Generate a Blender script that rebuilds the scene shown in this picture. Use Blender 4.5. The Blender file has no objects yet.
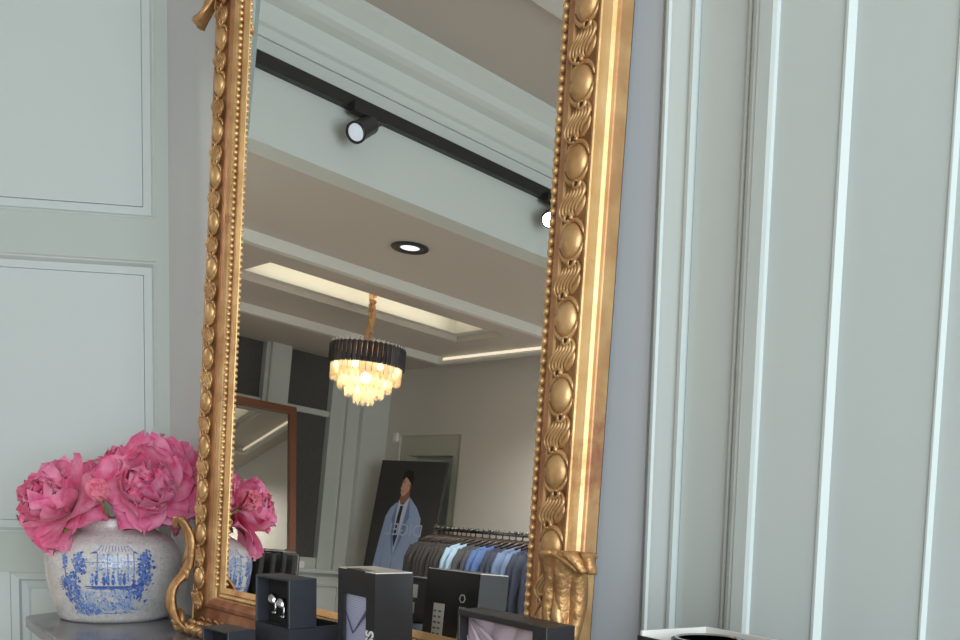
import bpy, bmesh, math, random
from mathutils import Vector, Matrix
random.seed(7)
PI = math.pi
SC = bpy.context.scene
COL = SC.collection
V = Vector

# ------------------------------------------------------------------ helpers
class MB:
    """collects geometry for ONE mesh"""
    def __init__(s): s.v = []; s.f = []; s.m = []; s.sm = []
    def add(s, vs, fs, mat=0, smooth=False):
        o = len(s.v)
        s.v += [tuple(p) for p in vs]
        for q in fs:
            s.f.append([i + o for i in q]); s.m.append(mat); s.sm.append(smooth)
    def prism(s, poly, z0, z1, mat=0):
        n = len(poly)
        vs = [(p[0], p[1], z0) for p in poly] + [(p[0], p[1], z1) for p in poly]
        fs = [[i, (i + 1) % n, n + (i + 1) % n, n + i] for i in range(n)] + [list(range(n))[::-1], list(range(n, 2 * n))]
        s.add(vs, fs, mat)
    def box(s, a, b, mat=0, T=None):
        x0, y0, z0 = a; x1, y1, z1 = b
        vs = [V(p) for p in ((x0,y0,z0),(x1,y0,z0),(x1,y1,z0),(x0,y1,z0),(x0,y0,z1),(x1,y0,z1),(x1,y1,z1),(x0,y1,z1))]
        if T: vs = [T(p) for p in vs]
        s.add(vs, [[3,2,1,0],[4,5,6,7],[0,1,5,4],[1,2,6,5],[2,3,7,6],[3,0,4,7]], mat)
    def tube(s, pts, rad, seg=8, mat=0, flat=(1, 1), cap=True):
        pts = [V(p) for p in pts]; n = len(pts)
        if not isinstance(rad, (list, tuple)): rad = [rad] * n
        vs = []; up = None
        for i, p in enumerate(pts):
            d = (pts[min(i + 1, n - 1)] - pts[max(i - 1, 0)]).normalized()
            if up is None:
                a = V((0, 0, 1)) if abs(d.z) < .9 else V((1, 0, 0))
                up = (a - d * a.dot(d)).normalized()
            else:
                up = (up - d * up.dot(d)).normalized()
            sd = d.cross(up)
            for k in range(seg):
                t = 2 * PI * k / seg
                vs.append(p + up * (math.cos(t) * rad[i] * flat[0]) + sd * (math.sin(t) * rad[i] * flat[1]))
        fs = [[i*seg+k, i*seg+(k+1)%seg, (i+1)*seg+(k+1)%seg, (i+1)*seg+k] for i in range(n-1) for k in range(seg)]
        if cap: fs += [list(range(seg))[::-1], list(range((n-1)*seg, n*seg))]
        s.add(vs, fs, mat, True)
    def lathe(s, prof, c, seg=32, mat=0, smooth=True, axis=None):
        vs = []
        for (r, z) in prof:
            for k in range(seg):
                t = 2*PI*k/seg
                vs.append(V((r*math.cos(t), r*math.sin(t), z)))
        if axis is not None:
            q = V((0, 0, 1)).rotation_difference(V(axis))
            vs = [q @ p for p in vs]
        vs = [p + V(c) for p in vs]
        n = len(prof)
        fs = [[i*seg+k, i*seg+(k+1)%seg, (i+1)*seg+(k+1)%seg, (i+1)*seg+k] for i in range(n-1) for k in range(seg)]
        fs += [list(range(seg))[::-1], list(range((n-1)*seg, n*seg))]
        s.add(vs, fs, mat, smooth)
    def blob(s, c, ax, seg=10, rings=6, mat=0):
        """ellipsoid; ax = three axis vectors"""
        a, b, d = [V(x) for x in ax]; c = V(c)
        vs = [c + d]
        for i in range(1, rings):
            th = PI*i/rings
            for k in range(seg):
                ph = 2*PI*k/seg
                vs.append(c + a*(math.sin(th)*math.cos(ph)) + b*(math.sin(th)*math.sin(ph)) + d*math.cos(th))
        vs.append(c - d); L = len(vs) - 1
        fs = [[0, 1+k, 1+(k+1)%seg] for k in range(seg)]
        for i in range(rings-2):
            for k in range(seg):
                fs.append([1+i*seg+k, 1+(i+1)*seg+k, 1+(i+1)*seg+(k+1)%seg, 1+i*seg+(k+1)%seg])
        o = 1+(rings-2)*seg
        fs += [[o+(k+1)%seg, o+k, L] for k in range(seg)]
        s.add(vs, fs, mat, True)
    def grid(s, fn, nu, nv, mat=0, smooth=True):
        vs = [fn(i/nu, j/nv) for j in range(nv+1) for i in range(nu+1)]
        fs = [[j*(nu+1)+i, j*(nu+1)+i+1, (j+1)*(nu+1)+i+1, (j+1)*(nu+1)+i] for j in range(nv) for i in range(nu)]
        s.add(vs, fs, mat, smooth)
    def build(s, name, mats, parent=None, origin=None, bevel=0, solid=0):
        me = bpy.data.meshes.new(name)
        org = V(origin) if origin is not None else V((0, 0, 0))
        me.from_pydata([tuple(V(p) - org) for p in s.v], [], s.f)
        if not isinstance(mats, (list, tuple)): mats = [mats]
        for m in mats: me.materials.append(m)
        for p, m, q in zip(me.polygons, s.m, s.sm): p.material_index = m; p.use_smooth = q
        bm = bmesh.new(); bm.from_mesh(me); bmesh.ops.recalc_face_normals(bm, faces=bm.faces); bm.to_mesh(me); bm.free()
        o = bpy.data.objects.new(name, me); COL.objects.link(o)
        o.location = org
        if parent is not None:
            o.parent = parent
            o.location = org - wloc(parent)
        if solid:
            m = o.modifiers.new('solid', 'SOLIDIFY'); m.thickness = solid; m.offset = 0
        if bevel:
            m = o.modifiers.new('bev', 'BEVEL'); m.width = bevel; m.segments = 2; m.limit_method = 'ANGLE'
        return o

def wloc(o):
    l = V(o.location)
    while o.parent is not None: o = o.parent; l += V(o.location)
    return l
def tag(o, label, cat, group=None):
    o['label'] = label; o['category'] = cat
    if group: o['group'] = group
    return o
def empty(name, loc, label, cat, group=None):
    o = bpy.data.objects.new(name, None); COL.objects.link(o); o.location = loc; o.empty_display_size = .05
    return tag(o, label, cat, group)
def struct(o): o['kind'] = 'structure'; return o
def copy_tree(o, parent=None):
    c = o.copy(); COL.objects.link(c)
    if parent is not None: c.parent = parent
    for ch in list(o.children): copy_tree(ch, c)
    return c

def lin(c):
    return tuple((x/255/12.92 if x/255 <= .04045 else ((x/255+.055)/1.055)**2.4) for x in c) + (1,)
def mat(name, rgb, rough=.5, metal=0, spec=.5, emit=None, estr=0, var=None, vscale=20, bump=0, bscale=40, coat=0, linear=False, stretch=None):
    m = bpy.data.materials.new(name); m.use_nodes = True
    nt = m.node_tree; b = nt.nodes['Principled BSDF']
    c = tuple(rgb) + (1,) if linear else lin(rgb)
    b.inputs['Base Color'].default_value = c
    b.inputs['Roughness'].default_value = rough; b.inputs['Metallic'].default_value = metal
    b.inputs['Specular IOR Level'].default_value = spec
    b.inputs['Coat Weight'].default_value = coat
    if emit: b.inputs['Emission Color'].default_value = lin(emit); b.inputs['Emission Strength'].default_value = estr
    if var or bump:
        tc = nt.nodes.new('ShaderNodeTexCoord')
        src = tc.outputs['Object']
        if stretch:
            mp = nt.nodes.new('ShaderNodeMapping'); mp.inputs['Scale'].default_value = stretch
            nt.links.new(src, mp.inputs[0]); src = mp.outputs[0]
    if var:
        n = nt.nodes.new('ShaderNodeTexNoise'); n.inputs['Scale'].default_value = vscale; n.inputs['Detail'].default_value = 5
        nt.links.new(src, n.inputs['Vector'])
        r = nt.nodes.new('ShaderNodeValToRGB'); r.color_ramp.elements[0].position = .35; r.color_ramp.elements[1].position = .65
        r.color_ramp.elements[0].color = c; r.color_ramp.elements[1].color = lin(var) if not linear else tuple(var)+(1,)
        nt.links.new(n.outputs['Fac'], r.inputs[0]); nt.links.new(r.outputs[0], b.inputs['Base Color'])
    if bump:
        n = nt.nodes.new('ShaderNodeTexNoise'); n.inputs['Scale'].default_value = bscale; n.inputs['Detail'].default_value = 4
        nt.links.new(src, n.inputs['Vector'])
        bp = nt.nodes.new('ShaderNodeBump'); bp.inputs['Strength'].default_value = bump; bp.inputs['Distance'].default_value = .003
        nt.links.new(n.outputs['Fac'], bp.inputs['Height']); nt.links.new(bp.outputs[0], b.inputs['Normal'])
    return m
def wave(m, c2, scale, direction='Z', pos=.5, bands='BANDS'):
    """thin woven / ruled stripes mixed over the base colour"""
    nt = m.node_tree; b = nt.nodes['Principled BSDF']
    tc = nt.nodes.new('ShaderNodeTexCoord'); w = nt.nodes.new('ShaderNodeTexWave'); w.bands_direction = direction
    w.inputs['Scale'].default_value = scale; nt.links.new(tc.outputs['Object'], w.inputs['Vector'])
    r = nt.nodes.new('ShaderNodeValToRGB'); r.color_ramp.elements[0].position = pos-.12; r.color_ramp.elements[1].position = pos+.12
    r.color_ramp.elements[0].color = b.inputs['Base Color'].default_value; r.color_ramp.elements[1].color = lin(c2)
    nt.links.new(w.outputs['Fac'], r.inputs[0]); nt.links.new(r.outputs[0], b.inputs['Base Color'])
    return m

# ------------------------------------------------------------------ materials
M = {}
M['paint'] = mat('sage_grey_paint', (195, 204, 202), .42, bump=.25, bscale=14, stretch=(1, 1, .25))
M['paint_stile'] = mat('sage_grey_stile', (180, 189, 183), .42, bump=.25, bscale=14, stretch=(1, 1, .25))
M['paint_pier'] = mat('lilac_grey_paint', (196, 197, 198), .45, bump=.25, bscale=12)
M['ceiling'] = mat('ceiling_paint', (192, 184, 176), .7)
M['ceiling_white'] = mat('ceiling_white', (214, 214, 208), .6)
M['bulk'] = mat('bulkhead_paint', (205, 212, 208), .55)
M['wall_far'] = mat('taupe_wall_paint', (202, 197, 190), .7)
M['column'] = mat('pale_grey_paint', (196, 200, 196), .6)
M['olive'] = mat('olive_grey_paint', (184, 183, 168), .6)
M['floor'] = mat('floor_wood', (178, 168, 156), .35, var=(158, 148, 136), vscale=6, stretch=(1, 12, 1))
M['screen'] = mat('charcoal_blind', (86, 84, 82), .85, var=(78, 76, 74), vscale=60)
M['whitewood'] = mat('white_wood', (190, 196, 190), .5)

def gold_mat(name, c1, c2, c3, rough, metal=.75, bump=.25, bscale=60):
    m = bpy.data.materials.new(name); m.use_nodes = True; nt = m.node_tree; b = nt.nodes['Principled BSDF']
    tc = nt.nodes.new('ShaderNodeTexCoord')
    n1 = nt.nodes.new('ShaderNodeTexNoise'); n1.inputs['Scale'].default_value = 22; n1.inputs['Detail'].default_value = 6
    n2 = nt.nodes.new('ShaderNodeTexNoise'); n2.inputs['Scale'].default_value = 7; n2.inputs['Detail'].default_value = 8; n2.inputs['Roughness'].default_value = .7
    nt.links.new(tc.outputs['Object'], n1.inputs['Vector']); nt.links.new(tc.outputs['Object'], n2.inputs['Vector'])
    r1 = nt.nodes.new('ShaderNodeValToRGB'); r1.color_ramp.elements[0].position = .35; r1.color_ramp.elements[1].position = .65
    r1.color_ramp.elements[0].color = lin(c1); r1.color_ramp.elements[1].color = lin(c2)
    r2 = nt.nodes.new('ShaderNodeValToRGB'); r2.color_ramp.elements[0].position = .56; r2.color_ramp.elements[1].position = .68
    r2.color_ramp.elements[0].color = (0, 0, 0, 1); r2.color_ramp.elements[1].color = (1, 1, 1, 1)
    mx = nt.nodes.new('ShaderNodeMix'); mx.data_type = 'RGBA'
    nt.links.new(n1.outputs['Fac'], r1.inputs[0]); nt.links.new(n2.outputs['Fac'], r2.inputs[0])
    nt.links.new(r2.outputs[0], mx.inputs['Factor']); nt.links.new(r1.outputs[0], mx.inputs['A']); mx.inputs['B'].default_value = lin(c3)
    nt.links.new(mx.outputs['Result'], b.inputs['Base Color'])
    b.inputs['Metallic'].default_value = metal; b.inputs['Roughness'].default_value = rough
    n3 = nt.nodes.new('ShaderNodeTexNoise'); n3.inputs['Scale'].default_value = bscale; n3.inputs['Detail'].default_value = 4
    nt.links.new(tc.outputs['Object'], n3.inputs['Vector'])
    bp = nt.nodes.new('ShaderNodeBump'); bp.inputs['Strength'].default_value = bump; bp.inputs['Distance'].default_value = .004
    nt.links.new(n3.outputs['Fac'], bp.inputs['Height']); nt.links.new(bp.outputs[0], b.inputs['Normal'])
    return m
M['gold'] = gold_mat('aged_gilding', (218, 178, 126), (186, 142, 94), (152, 104, 72), .4, metal=.6)
M['gold_leafy'] = gold_mat('cracked_gilding', (212, 166, 112), (178, 132, 88), (132, 88, 64), .42, metal=.6, bump=.8, bscale=90)
M['gold_worn'] = gold_mat('worn_gilding_red_bole', (202, 148, 104), (172, 120, 84), (138, 84, 62), .4, metal=.55)
M['gold_pale'] = gold_mat('bright_gilding', (234, 196, 142), (216, 174, 118), (194, 142, 94), .42, metal=.6)
M['gold_side'] = gold_mat('gold_leaf_side', (206, 168, 118), (182, 138, 94), (154, 96, 76), .5, metal=.4, bump=.15)
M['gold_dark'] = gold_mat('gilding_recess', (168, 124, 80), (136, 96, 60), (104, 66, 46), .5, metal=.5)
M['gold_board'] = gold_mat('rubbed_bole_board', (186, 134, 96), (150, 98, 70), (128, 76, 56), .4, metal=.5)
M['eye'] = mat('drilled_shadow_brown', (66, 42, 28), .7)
M['backing'] = mat('dark_backing', (58, 56, 58), .8)

gm = bpy.data.materials.new('mirror_glass'); gm.use_nodes = True
b = gm.node_tree.nodes['Principled BSDF']; b.inputs['Metallic'].default_value = 1; b.inputs['Roughness'].default_value = 0.0
b.inputs['Base Color'].default_value = (.88, .885, .87, 1)
M['mirror'] = gm
go = gm.copy(); go.name = 'dull_mirror_glass'; go.node_tree.nodes['Principled BSDF'].inputs['Base Color'].default_value = (.60, .60, .57, 1); M['mirror_old'] = go

M['black_box'] = mat('black_card', (40, 39, 41), .4, bump=.06, bscale=300)
M['navy_box'] = mat('slate_card', (48, 51, 58), .45, bump=.06, bscale=300)
M['inner'] = mat('black_velvet', (22, 21, 24), .9)
M['white_card'] = mat('white_card', (232, 230, 226), .5)
M['steel'] = mat('polished_steel', (200, 202, 206), .12, metal=1)
M['chrome'] = mat('chrome', (190, 190, 190), .18, metal=1)
M['sticker'] = mat('paper_sticker', (214, 214, 208), .6)
M['print'] = mat('sticker_print', (120, 120, 118), .7)
M['white_ink'] = mat('white_ink', (240, 240, 240), .5)
M['lilac_tie'] = wave(mat('lilac_striped_silk', (190, 192, 214), .45), (150, 153, 182), 130, 'Z')
M['navy_shadow'] = mat('fold_shade_navy', (84, 88, 116), .6)  # crease shade put into the colour of thin strips on the tie
M['mauve'] = mat('mauve_silk', (190, 172, 182), .42, bump=.12, bscale=500)
M['marble'] = mat('grey_marble', (84, 83, 86), .25, var=(120, 120, 126), vscale=14, coat=.2)
M['mahogany'] = mat('mahogany', (96, 62, 52), .4, var=(74, 46, 40), vscale=9, stretch=(2, 2, 14))
M['black_metal'] = mat('black_metal', (34, 34, 35), .45)
M['belt'] = mat('black_leather', (24, 24, 26), .4)

# ------------------------------------------------------------------ measured frame of the place
# room axes: X along the far wall, Y towards the mirror wall, Z up; camera above (0,0)
EYE = V((0, 0, 1.30))
N = V((0.0887577, -0.99490817, 0.04774727)); T = V((0.99604421, 0.08885904, 0)); UP = V((-0.00424278, 0.0475584, 0.99885945))
M0 = V((-2.05073203, 0.6109541, 1.05))
def mp(u, v, w): return M0 + T*u + UP*v + N*w          # a point in the leaning mirror's own frame
TZ = 1.0                                                # table top
K = V((-2.50, 0.68, 0)); NW = V((0.08886, -0.99604, 0)) # corner of panelled wall and pier; pier normal
def wp(u, off, z=0): p = K + T*u + NW*off; return V((p.x, p.y, z))
LD = V((-0.378996, -0.925398, 0)); NL = V((0.925398, -0.378996, 0))
def lp(s, off, z=0): p = K + LD*s + NL*off; return V((p.x, p.y, z))

# ------------------------------------------------------------------ room shell
ZLOW, ZHI = 2.64, 3.22
XB = -3.47       # bulkhead between the high ceiling (camera side) and the low one
XWIN, YFAR, XR = -6.765, -3.381, 1.9
m = MB(); m.box((XWIN-.3, YFAR-.3, -.1), (XR+.3, 1.4, 0)); struct(m.build('floor', M['floor']))
m = MB()
# low ceiling with the lit recess left open
RX0, RX1, RY0, RY1 = -5.27, -4.87, -2.76, -1.09
GX0, GX1, GY0, GY1 = RX0-.06, RX1+.002, RY0-.07, RY1+.002        # shallow first step of the recess
for a, c in (((XWIN-.2, YFAR-.2), (GX0, 1.3)), ((GX1, YFAR-.2), (XB-.02, 1.3)), ((GX0, YFAR-.2), (GX1, GY0)), ((GX0, GY1), (GX1, 1.3))):
    m.box((a[0], a[1], ZLOW), (c[0], c[1], ZLOW+.035))
struct(m.build('ceiling', M['ceiling']))
m = MB()
for a, c in (((GX0-.1, GY0-.1), (RX0, GY1+.1)), ((RX1, GY0-.1), (GX1+.1, GY1+.1)), ((RX0, GY0-.1), (RX1, RY0)), ((RX0, RY1), (RX1, GY1+.1))):
    m.box((a[0], a[1], ZLOW+.035), (c[0], c[1], ZLOW+.2))
m.box((GX0-.1, GY0-.1, ZLOW+.2), (GX1+.1, GY1+.1, ZLOW+.24)); struct(m.build('ceiling_recess', M['ceiling_white']))
m = MB(); m.box((XB-.1, YFAR-.2, ZHI), (XR+.3, 1.4, ZHI+.1)); struct(m.build('ceiling_high', M['ceiling']))
m = MB(); m.box((XB-.12, YFAR, ZLOW-.004), (XB, 1.25, ZHI)); struct(m.build('wall_bulkhead', M['bulk']))
m = MB()
prof = [(0, 3.0), (.012, 3.0), (.016, 3.012), (.02, 3.03), (.032, 3.04), (.036, 3.06), (.05, 3.10), (.08, 3.115), (.1, 3.13), (.11, 3.16), (.14, 3.185), (.16, 3.2), (.16, 3.22), (0, 3.22)]
n = len(prof)
m.add([(XB+a, YFAR, z) for a, z in prof] + [(XB+a, 1.2, z) for a, z in prof],
      [[i, (i+1) % n, n+(i+1) % n, n+i] for i in range(n)] + [list(range(n))[::-1], list(range(n, 2*n))])
struct(m.build('trim_1', M['bulk']))
m = MB(); m.box((-2.765, YFAR, ZHI-.03), (-2.45, 1.2, ZHI)); struct(m.build('trim_2', M['ceiling_white']))

# ceiling mouldings: an outer and an inner rectangle of bars under the low ceiling
def rect_bars(x0, x1, y0, y1, w, d):
    m = MB()
    m.box((x0, y0, ZLOW-d), (x0+w, y1, ZLOW)); m.box((x1-w, y0, ZLOW-d), (x1, y1, ZLOW))
    m.box((x0+w, y0, ZLOW-d), (x1-w, y0+w, ZLOW)); m.box((x0+w, y1-w, ZLOW-d), (x1-w, y1, ZLOW))
    return m
struct(rect_bars(-5.90, -4.46, -3.17, -.66, .05, .055).build('trim_3', M['ceiling_white']))

# far wall with the door recess
m = MB()
DX0, DX1, DZ = -6.57, -5.81, 2.10
m.box((XWIN-.2, YFAR-.2, 0), (DX0, YFAR, ZLOW+.1)); m.box((DX1, YFAR-.2, 0), (XR+.2, YFAR, ZHI+.05)); m.box((DX0, YFAR-.2, DZ), (DX1, YFAR, ZLOW+.1))
struct(m.build('wall_far', M['wall_far']))
m = MB()
m.box((DX0, YFAR-.16, 0), (DX1, YFAR-.12, DZ))
m2 = MB()
m2.box((DX0, YFAR-.12, 0), (DX0+.1, YFAR-.02, DZ)); m2.box((DX1-.1, YFAR-.12, 0), (DX1, YFAR-.02, DZ)); m2.box((DX0+.1, YFAR-.12, DZ-.16), (DX1-.1, YFAR-.02, DZ))
d = struct(m.build('door_1', M['whitewood'])); m2.build('door_frame', M['olive'], d)

# window wall (seen only in the mirror): blinds, pier, sill and dado
struct_m = MB()
struct_m.box((XWIN-.25, YFAR-.2, 0), (XWIN, 1.3, .93))
struct_m.box((XWIN-.25, -2.42, .93), (XWIN, -2.25, ZLOW+.1)); struct_m.box((XWIN-.25, -3.0, .93), (XWIN-.06, -2.95, ZLOW+.1))
struct_m.box((XWIN-.25, -3.12, .93), (XWIN-.03, -3.0, ZLOW+.1)); struct_m.box((XWIN-.25, YFAR, .93), (XWIN+.02, -3.12, ZLOW+.1))
struct_m.box((XWIN-.25, -.9, .93), (XWIN, 1.3, ZLOW+.1))
struct(struct_m.build('wall_window_side', M['column']))
for i, (y0, y1) in enumerate(((-2.95, -2.42), (-2.25, -.9))):
    m = MB(); m.box((XWIN-.12, y0, .95), (XWIN-.09, y1, ZLOW+.05))
    w = struct(m.build('window_%d' % (i+1), M['screen']))
    m = MB()
    a = .11 if i == 0 else .03
    m.box((XWIN-.09, y0, .95), (XWIN-.03, y0+a, ZLOW)); m.box((XWIN-.09, y1-.02, .95), (XWIN-.03, y1, ZLOW))
    m.box((XWIN-.09, y0+a, 2.17), (XWIN-.05, y1-.02, 2.215)); m.box((XWIN-.09, y0+a, .95), (XWIN-.05, y1-.02, 1.04))
    m.build('window_frame', M['whitewood'], w)
m = MB(); m.box((XWIN, -3.12, .925), (XWIN+.05, -.9, .955)); 
for (y0, y1) in ((-3.05, -2.55), (-2.45, -1.9), (-1.8, -1.2)):
    m.box((XWIN, y0, .82), (XWIN+.012, y1, .84)); m.box((XWIN, y0, .2), (XWIN+.012, y0+.02, .82)); m.box((XWIN, y1-.02, .2), (XWIN+.012, y1, .82))
struct(m.build('trim_5', M['whitewood']))

# right wall with the big shop window that lights the place
m = MB()
WY0, WY1, WZ0, WZ1 = -2.1, 1.0, .55, 3.05
m.box((XR, YFAR-.2, 0), (XR+.2, 1.4, WZ0)); m.box((XR, YFAR-.2, WZ1), (XR+.2, 1.4, ZHI+.1)); m.box((XR, YFAR-.2, WZ0), (XR+.2, WY0, WZ1)); m.box((XR, WY1, WZ0), (XR+.2, 1.4, WZ1))
struct(m.build('wall_right', M['paint']))

# pier behind the mirror and on to the right
m = MB()
def wprism(pts, mb, z0=0, z1=ZHI, mat=0): mb.prism([wp(*p)[:2] for p in pts], z0, z1, mat)
wprism([(-.02, 0), (-.02, -.2), (4.6, -.2), (4.6, 0)], m)
struct(m.build('wall_front', M['paint_pier']))
S = .958
def trim(name, pts, mt='paint'):
    m = MB(); wprism([(a, b) for a, b in pts] , m); return struct(m.build(name, M[mt]))
trim('trim_6', [(1.598, -.01), (1.600, .004), (1.603, .007), (1.607, .007), (1.608, .009), (1.612, .015), (1.616, .0175), (1.620, .0175), (1.6215, .014), (1.624, .0135), (1.646, .006), (1.6475, .0095), (1.652, .0095), (1.6535, .003), (1.6535, -.01)])
trim('trim_7', [(1.655, -.01), (1.655, .001), (1.722, .001), (1.722, -.01)])
trim('trim_8', [(1.722, -.01), (1.722, .005), (1.726, .008), (1.729, .008), (1.730, .004), (1.734, .004), (1.736, .014), (1.742, .017), (1.746, .017), (1.748, .019), (1.765, .0200), (1.769, .0178), (1.7705, .0135), (1.7705, -.01)])
trim('trim_9', [(1.7705, -.01), (1.7705, .0140), (1.846, .0140), (1.8475, .0158), (1.8505, .0158), (1.855, .0085), (1.855, -.01)])
trim('trim_10', [(1.855, -.01), (1.855, .0080), (1.957, .0080), (1.9585, .0096), (1.9605, .0096), (1.963, .0045), (1.963, -.01)])
trim('trim_11', [(1.963, -.01), (1.963, .0043), (2.6, .0043), (2.6, -.01)])

M['paint_lightened'] = mat('lilac_board_lightened', (236, 238, 241), .45, bump=.2, bscale=12)
trim('trim_12', [(1.15, -.01), (1.15, .004), (1.5985, .004), (1.5985, -.01)], 'paint_lightened')  # board added with lighter paint to offset the shade beside the frame

# splayed panelled wall on the left
m = MB()
def lprism(s0, s1, o0, o1, z0, z1, mb, mat=0):
    mb.prism([lp(s0, o0)[:2], lp(s1, o0)[:2], lp(s1, o1)[:2], lp(s0, o1)[:2]], z0, z1, mat)
def zz(z): return 1.3 + (z-1.3)*S
SE = .455
lprism(-.03, SE, -.09, -.022, 0, ZHI, m)
def lsheet(mb, quad): mb.add([lp(s, o, z) for s, o, z in quad], [[0, 1, 2, 3]])
s_r = .030                                   # right stile edge of the upper panels
rails = [(zz(1.869), zz(1.972)), (zz(1.071), zz(1.172))]
lprism(0, s_r, -.03, 0, 0, ZHI, m, 1)
for a, c in rails: lprism(s_r, SE, -.03, 0, a, c, m, 1)
lprism(SE-.001, SE, -.03, 0, rails[0][1], ZHI, m)
def panel(z0, z1, s0, s1, band=True):
    """sunk panel: sloping moulding, flat margin, fine groove, raised field"""
    e = .010
    o0, o1 = 0, -.014
    R0 = [(s0, z0), (s1, z0), (s1, z1), (s0, z1)]
    def inset(d): return [(s0+d, z0+d), (s1-d, z0+d), (s1-d, z1-d), (s0+d, z1-d)]
    loops = [(0, 0), (.003, -.004), (.006, -.005), (.011, -.013), (.013, -.0165), (.031, -.0165), (.0315, -.021), (.0325, -.021), (.033, -.0155)]
    for (d0, h0), (d1, h1) in zip(loops[:-1], loops[1:]):
        A, B = inset(d0), inset(d1)
        for i in range(4):
            j = (i+1) % 4
            lsheet(m, [(A[i][0], h0, A[i][1]), (A[j][0], h0, A[j][1]), (B[j][0], h1, B[j][1]), (B[i][0], h1, B[i][1])])
    B = inset(.033); lsheet(m, [(p[0], -.0155, p[1]) for p in B])
panel(rails[0][1], ZHI-.12, s_r, 1.0 if False else SE+.6)
panel(rails[1][1], rails[0][0], s_r, SE+.6)
# keep the panel skins inside the wall's own length
m.v = [tuple(v) if (V(v)-K).dot(LD) <= SE else tuple(V(v) - LD*((V(v)-K).dot(LD)-SE)) for v in m.v]
# lower panel with a wide mitred moulding
zt, s0, s1 = rails[1][0], .05, .381
lprism(s1, SE, -.03, 0, 0, zt, m)
def lowpanel():
    loops = [(0, 0), (.0, -.004), (.018, -.008), (.022, -.018), (.036, -.022), (.040, -.019), (.043, -.021)]
    def inset(d): return [(s0, 0), (s1-d, 0), (s1-d, zt-d), (s0, zt-d)]
    for (d0, h0), (d1, h1) in zip(loops[:-1], loops[1:]):
        A, B = inset(d0), inset(d1)
        for i, j in ((1, 2), (2, 3)):
            lsheet(m, [(A[i][0], h0, A[i][1]), (A[j][0], h0, A[j][1]), (B[j][0], h1, B[j][1]), (B[i][0], h1, B[i][1])])
    B = inset(.043); lsheet(m, [(p[0], -.021, p[1]) for p in B])
lowpanel()
struct(m.build('wall_left', [M['paint'], M['paint_stile']]))
m = MB()
e = lp(SE, -.09)
m.prism([(e.x, e.y), (e.x, e.y+.30), (XWIN-.1, 1.10), (XWIN-.1, .80)], 0, ZHI)
struct(m.build('wall_return', M['column']))

# ------------------------------------------------------------------ the table
tb = empty('commode', (-1.35, .52, 0), 'dark wooden commode with a grey marble top carrying the mirror and boxes', 'table')
front = .326
poly = [(-2.407, .328), (-2.43, .348), (-2.462, .40), (-2.462, .652), (-.34, .84), (-.34, .318)]
m = MB(); m.prism(poly, TZ-.026, TZ); m.build('marble_top', M['marble'], tb, bevel=.004)
m = MB(); m.prism([(-2.36, .36), (-2.40, .42), (-2.40, .64), (-.38, .82), (-.38, .35)], .10, TZ-.026)
body = m.build('body', M['mahogany'], tb)
for i in range(2):
    for z0 in (.14, .42, .70):
        x0 = -2.33 + i*.98
        m = MB(); m.box((x0, .338, z0), (x0+.94, .356, z0+.25)); dr = m.build('drawer', M['mahogany'], tb, bevel=.004)
        for kx in (.24, .70):
            m = MB(); m.lathe([(.004, 0), (.005, .014), (.013, .018), (.015, .024), (.009, .031), (.001, .032)], (x0+kx, .339, z0+.125), 16, axis=(0, -1, 0)); m.build('knob', M['gold'], dr)
for x, y in ((-2.33, .40), (-2.35, .60), (-.44, .40), (-.44, .77)):
    m = MB(); m.lathe([(.022, 0), (.03, .03), (.025, .07), (.032, .10)], (x, y, 0), 16); m.build('leg', M['mahogany'], tb)

# ------------------------------------------------------------------ the gilded mirror
mir = empty('gilded_mirror', mp(.61, -.05, 0), 'tall gilt carved frame mirror leaning on the pier', 'mirror')
UL, UR, VB, VT = .140, 1.058, .050, 1.33
KL = 1.25           # the left member is the broader one
m = MB(); m.add([mp(UL-.004, VB-.004, 0), mp(UR+.004, VB-.004, 0), mp(UR+.004, VT+.004, 0), mp(UL-.004, VT+.004, 0),
                 mp(UL-.004, VB-.004, -.006), mp(UR+.004, VB-.004, -.006), mp(UR+.004, VT+.004, -.006), mp(UL-.004, VT+.004, -.006)],
                [[0,1,2,3],[7,6,5,4],[0,4,5,1],[1,5,6,2],[2,6,7,3],[3,7,4,0]])
m.build('glass', M['mirror'], mir)
def ring(prof, mats, name, mt, closed=False):
    m = MB(); n = len(prof)
    def corner(s): return [(UL-s*KL, VB-s), (UR+s, VB-s), (UR+s, VT+s), (UL-s*KL, VT+s)]
    vs = []
    for s, w in prof:
        for (u, v) in corner(s): vs.append(mp(u, v, w))
    for i in range(n-1):
        for k in range(4):
            j = (k+1) % 4
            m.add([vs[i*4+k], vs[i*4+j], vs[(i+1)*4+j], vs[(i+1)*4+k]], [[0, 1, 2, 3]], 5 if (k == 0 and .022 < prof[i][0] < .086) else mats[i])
    return m.build(name, mt, mir)
gold = [M['gold'], M['gold_worn'], M['gold_pale'], M['gold_side'], M['gold_dark'], M['gold_board']]
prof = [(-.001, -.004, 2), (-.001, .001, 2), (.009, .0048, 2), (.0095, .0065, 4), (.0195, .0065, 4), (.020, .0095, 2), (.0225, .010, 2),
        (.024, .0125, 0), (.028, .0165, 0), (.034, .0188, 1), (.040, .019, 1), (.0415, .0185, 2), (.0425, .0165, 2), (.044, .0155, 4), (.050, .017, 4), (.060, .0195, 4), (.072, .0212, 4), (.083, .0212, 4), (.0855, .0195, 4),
        (.0862, .0228, 0), (.0890, .0230, 0), (.0905, .0215, 2), (.0885, .016, 2), (.0875, .010, 2), (.0880, .004, 2), (.0905, -.0005, 2), (.0940, -.002, 2), (.0950, -.0035, 1), (.0935, -.005, 3), (.0935, -.023, 3), (.092, -.025, 3), (.0, -.025, 0), (-.001, -.008, 0)]
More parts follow.
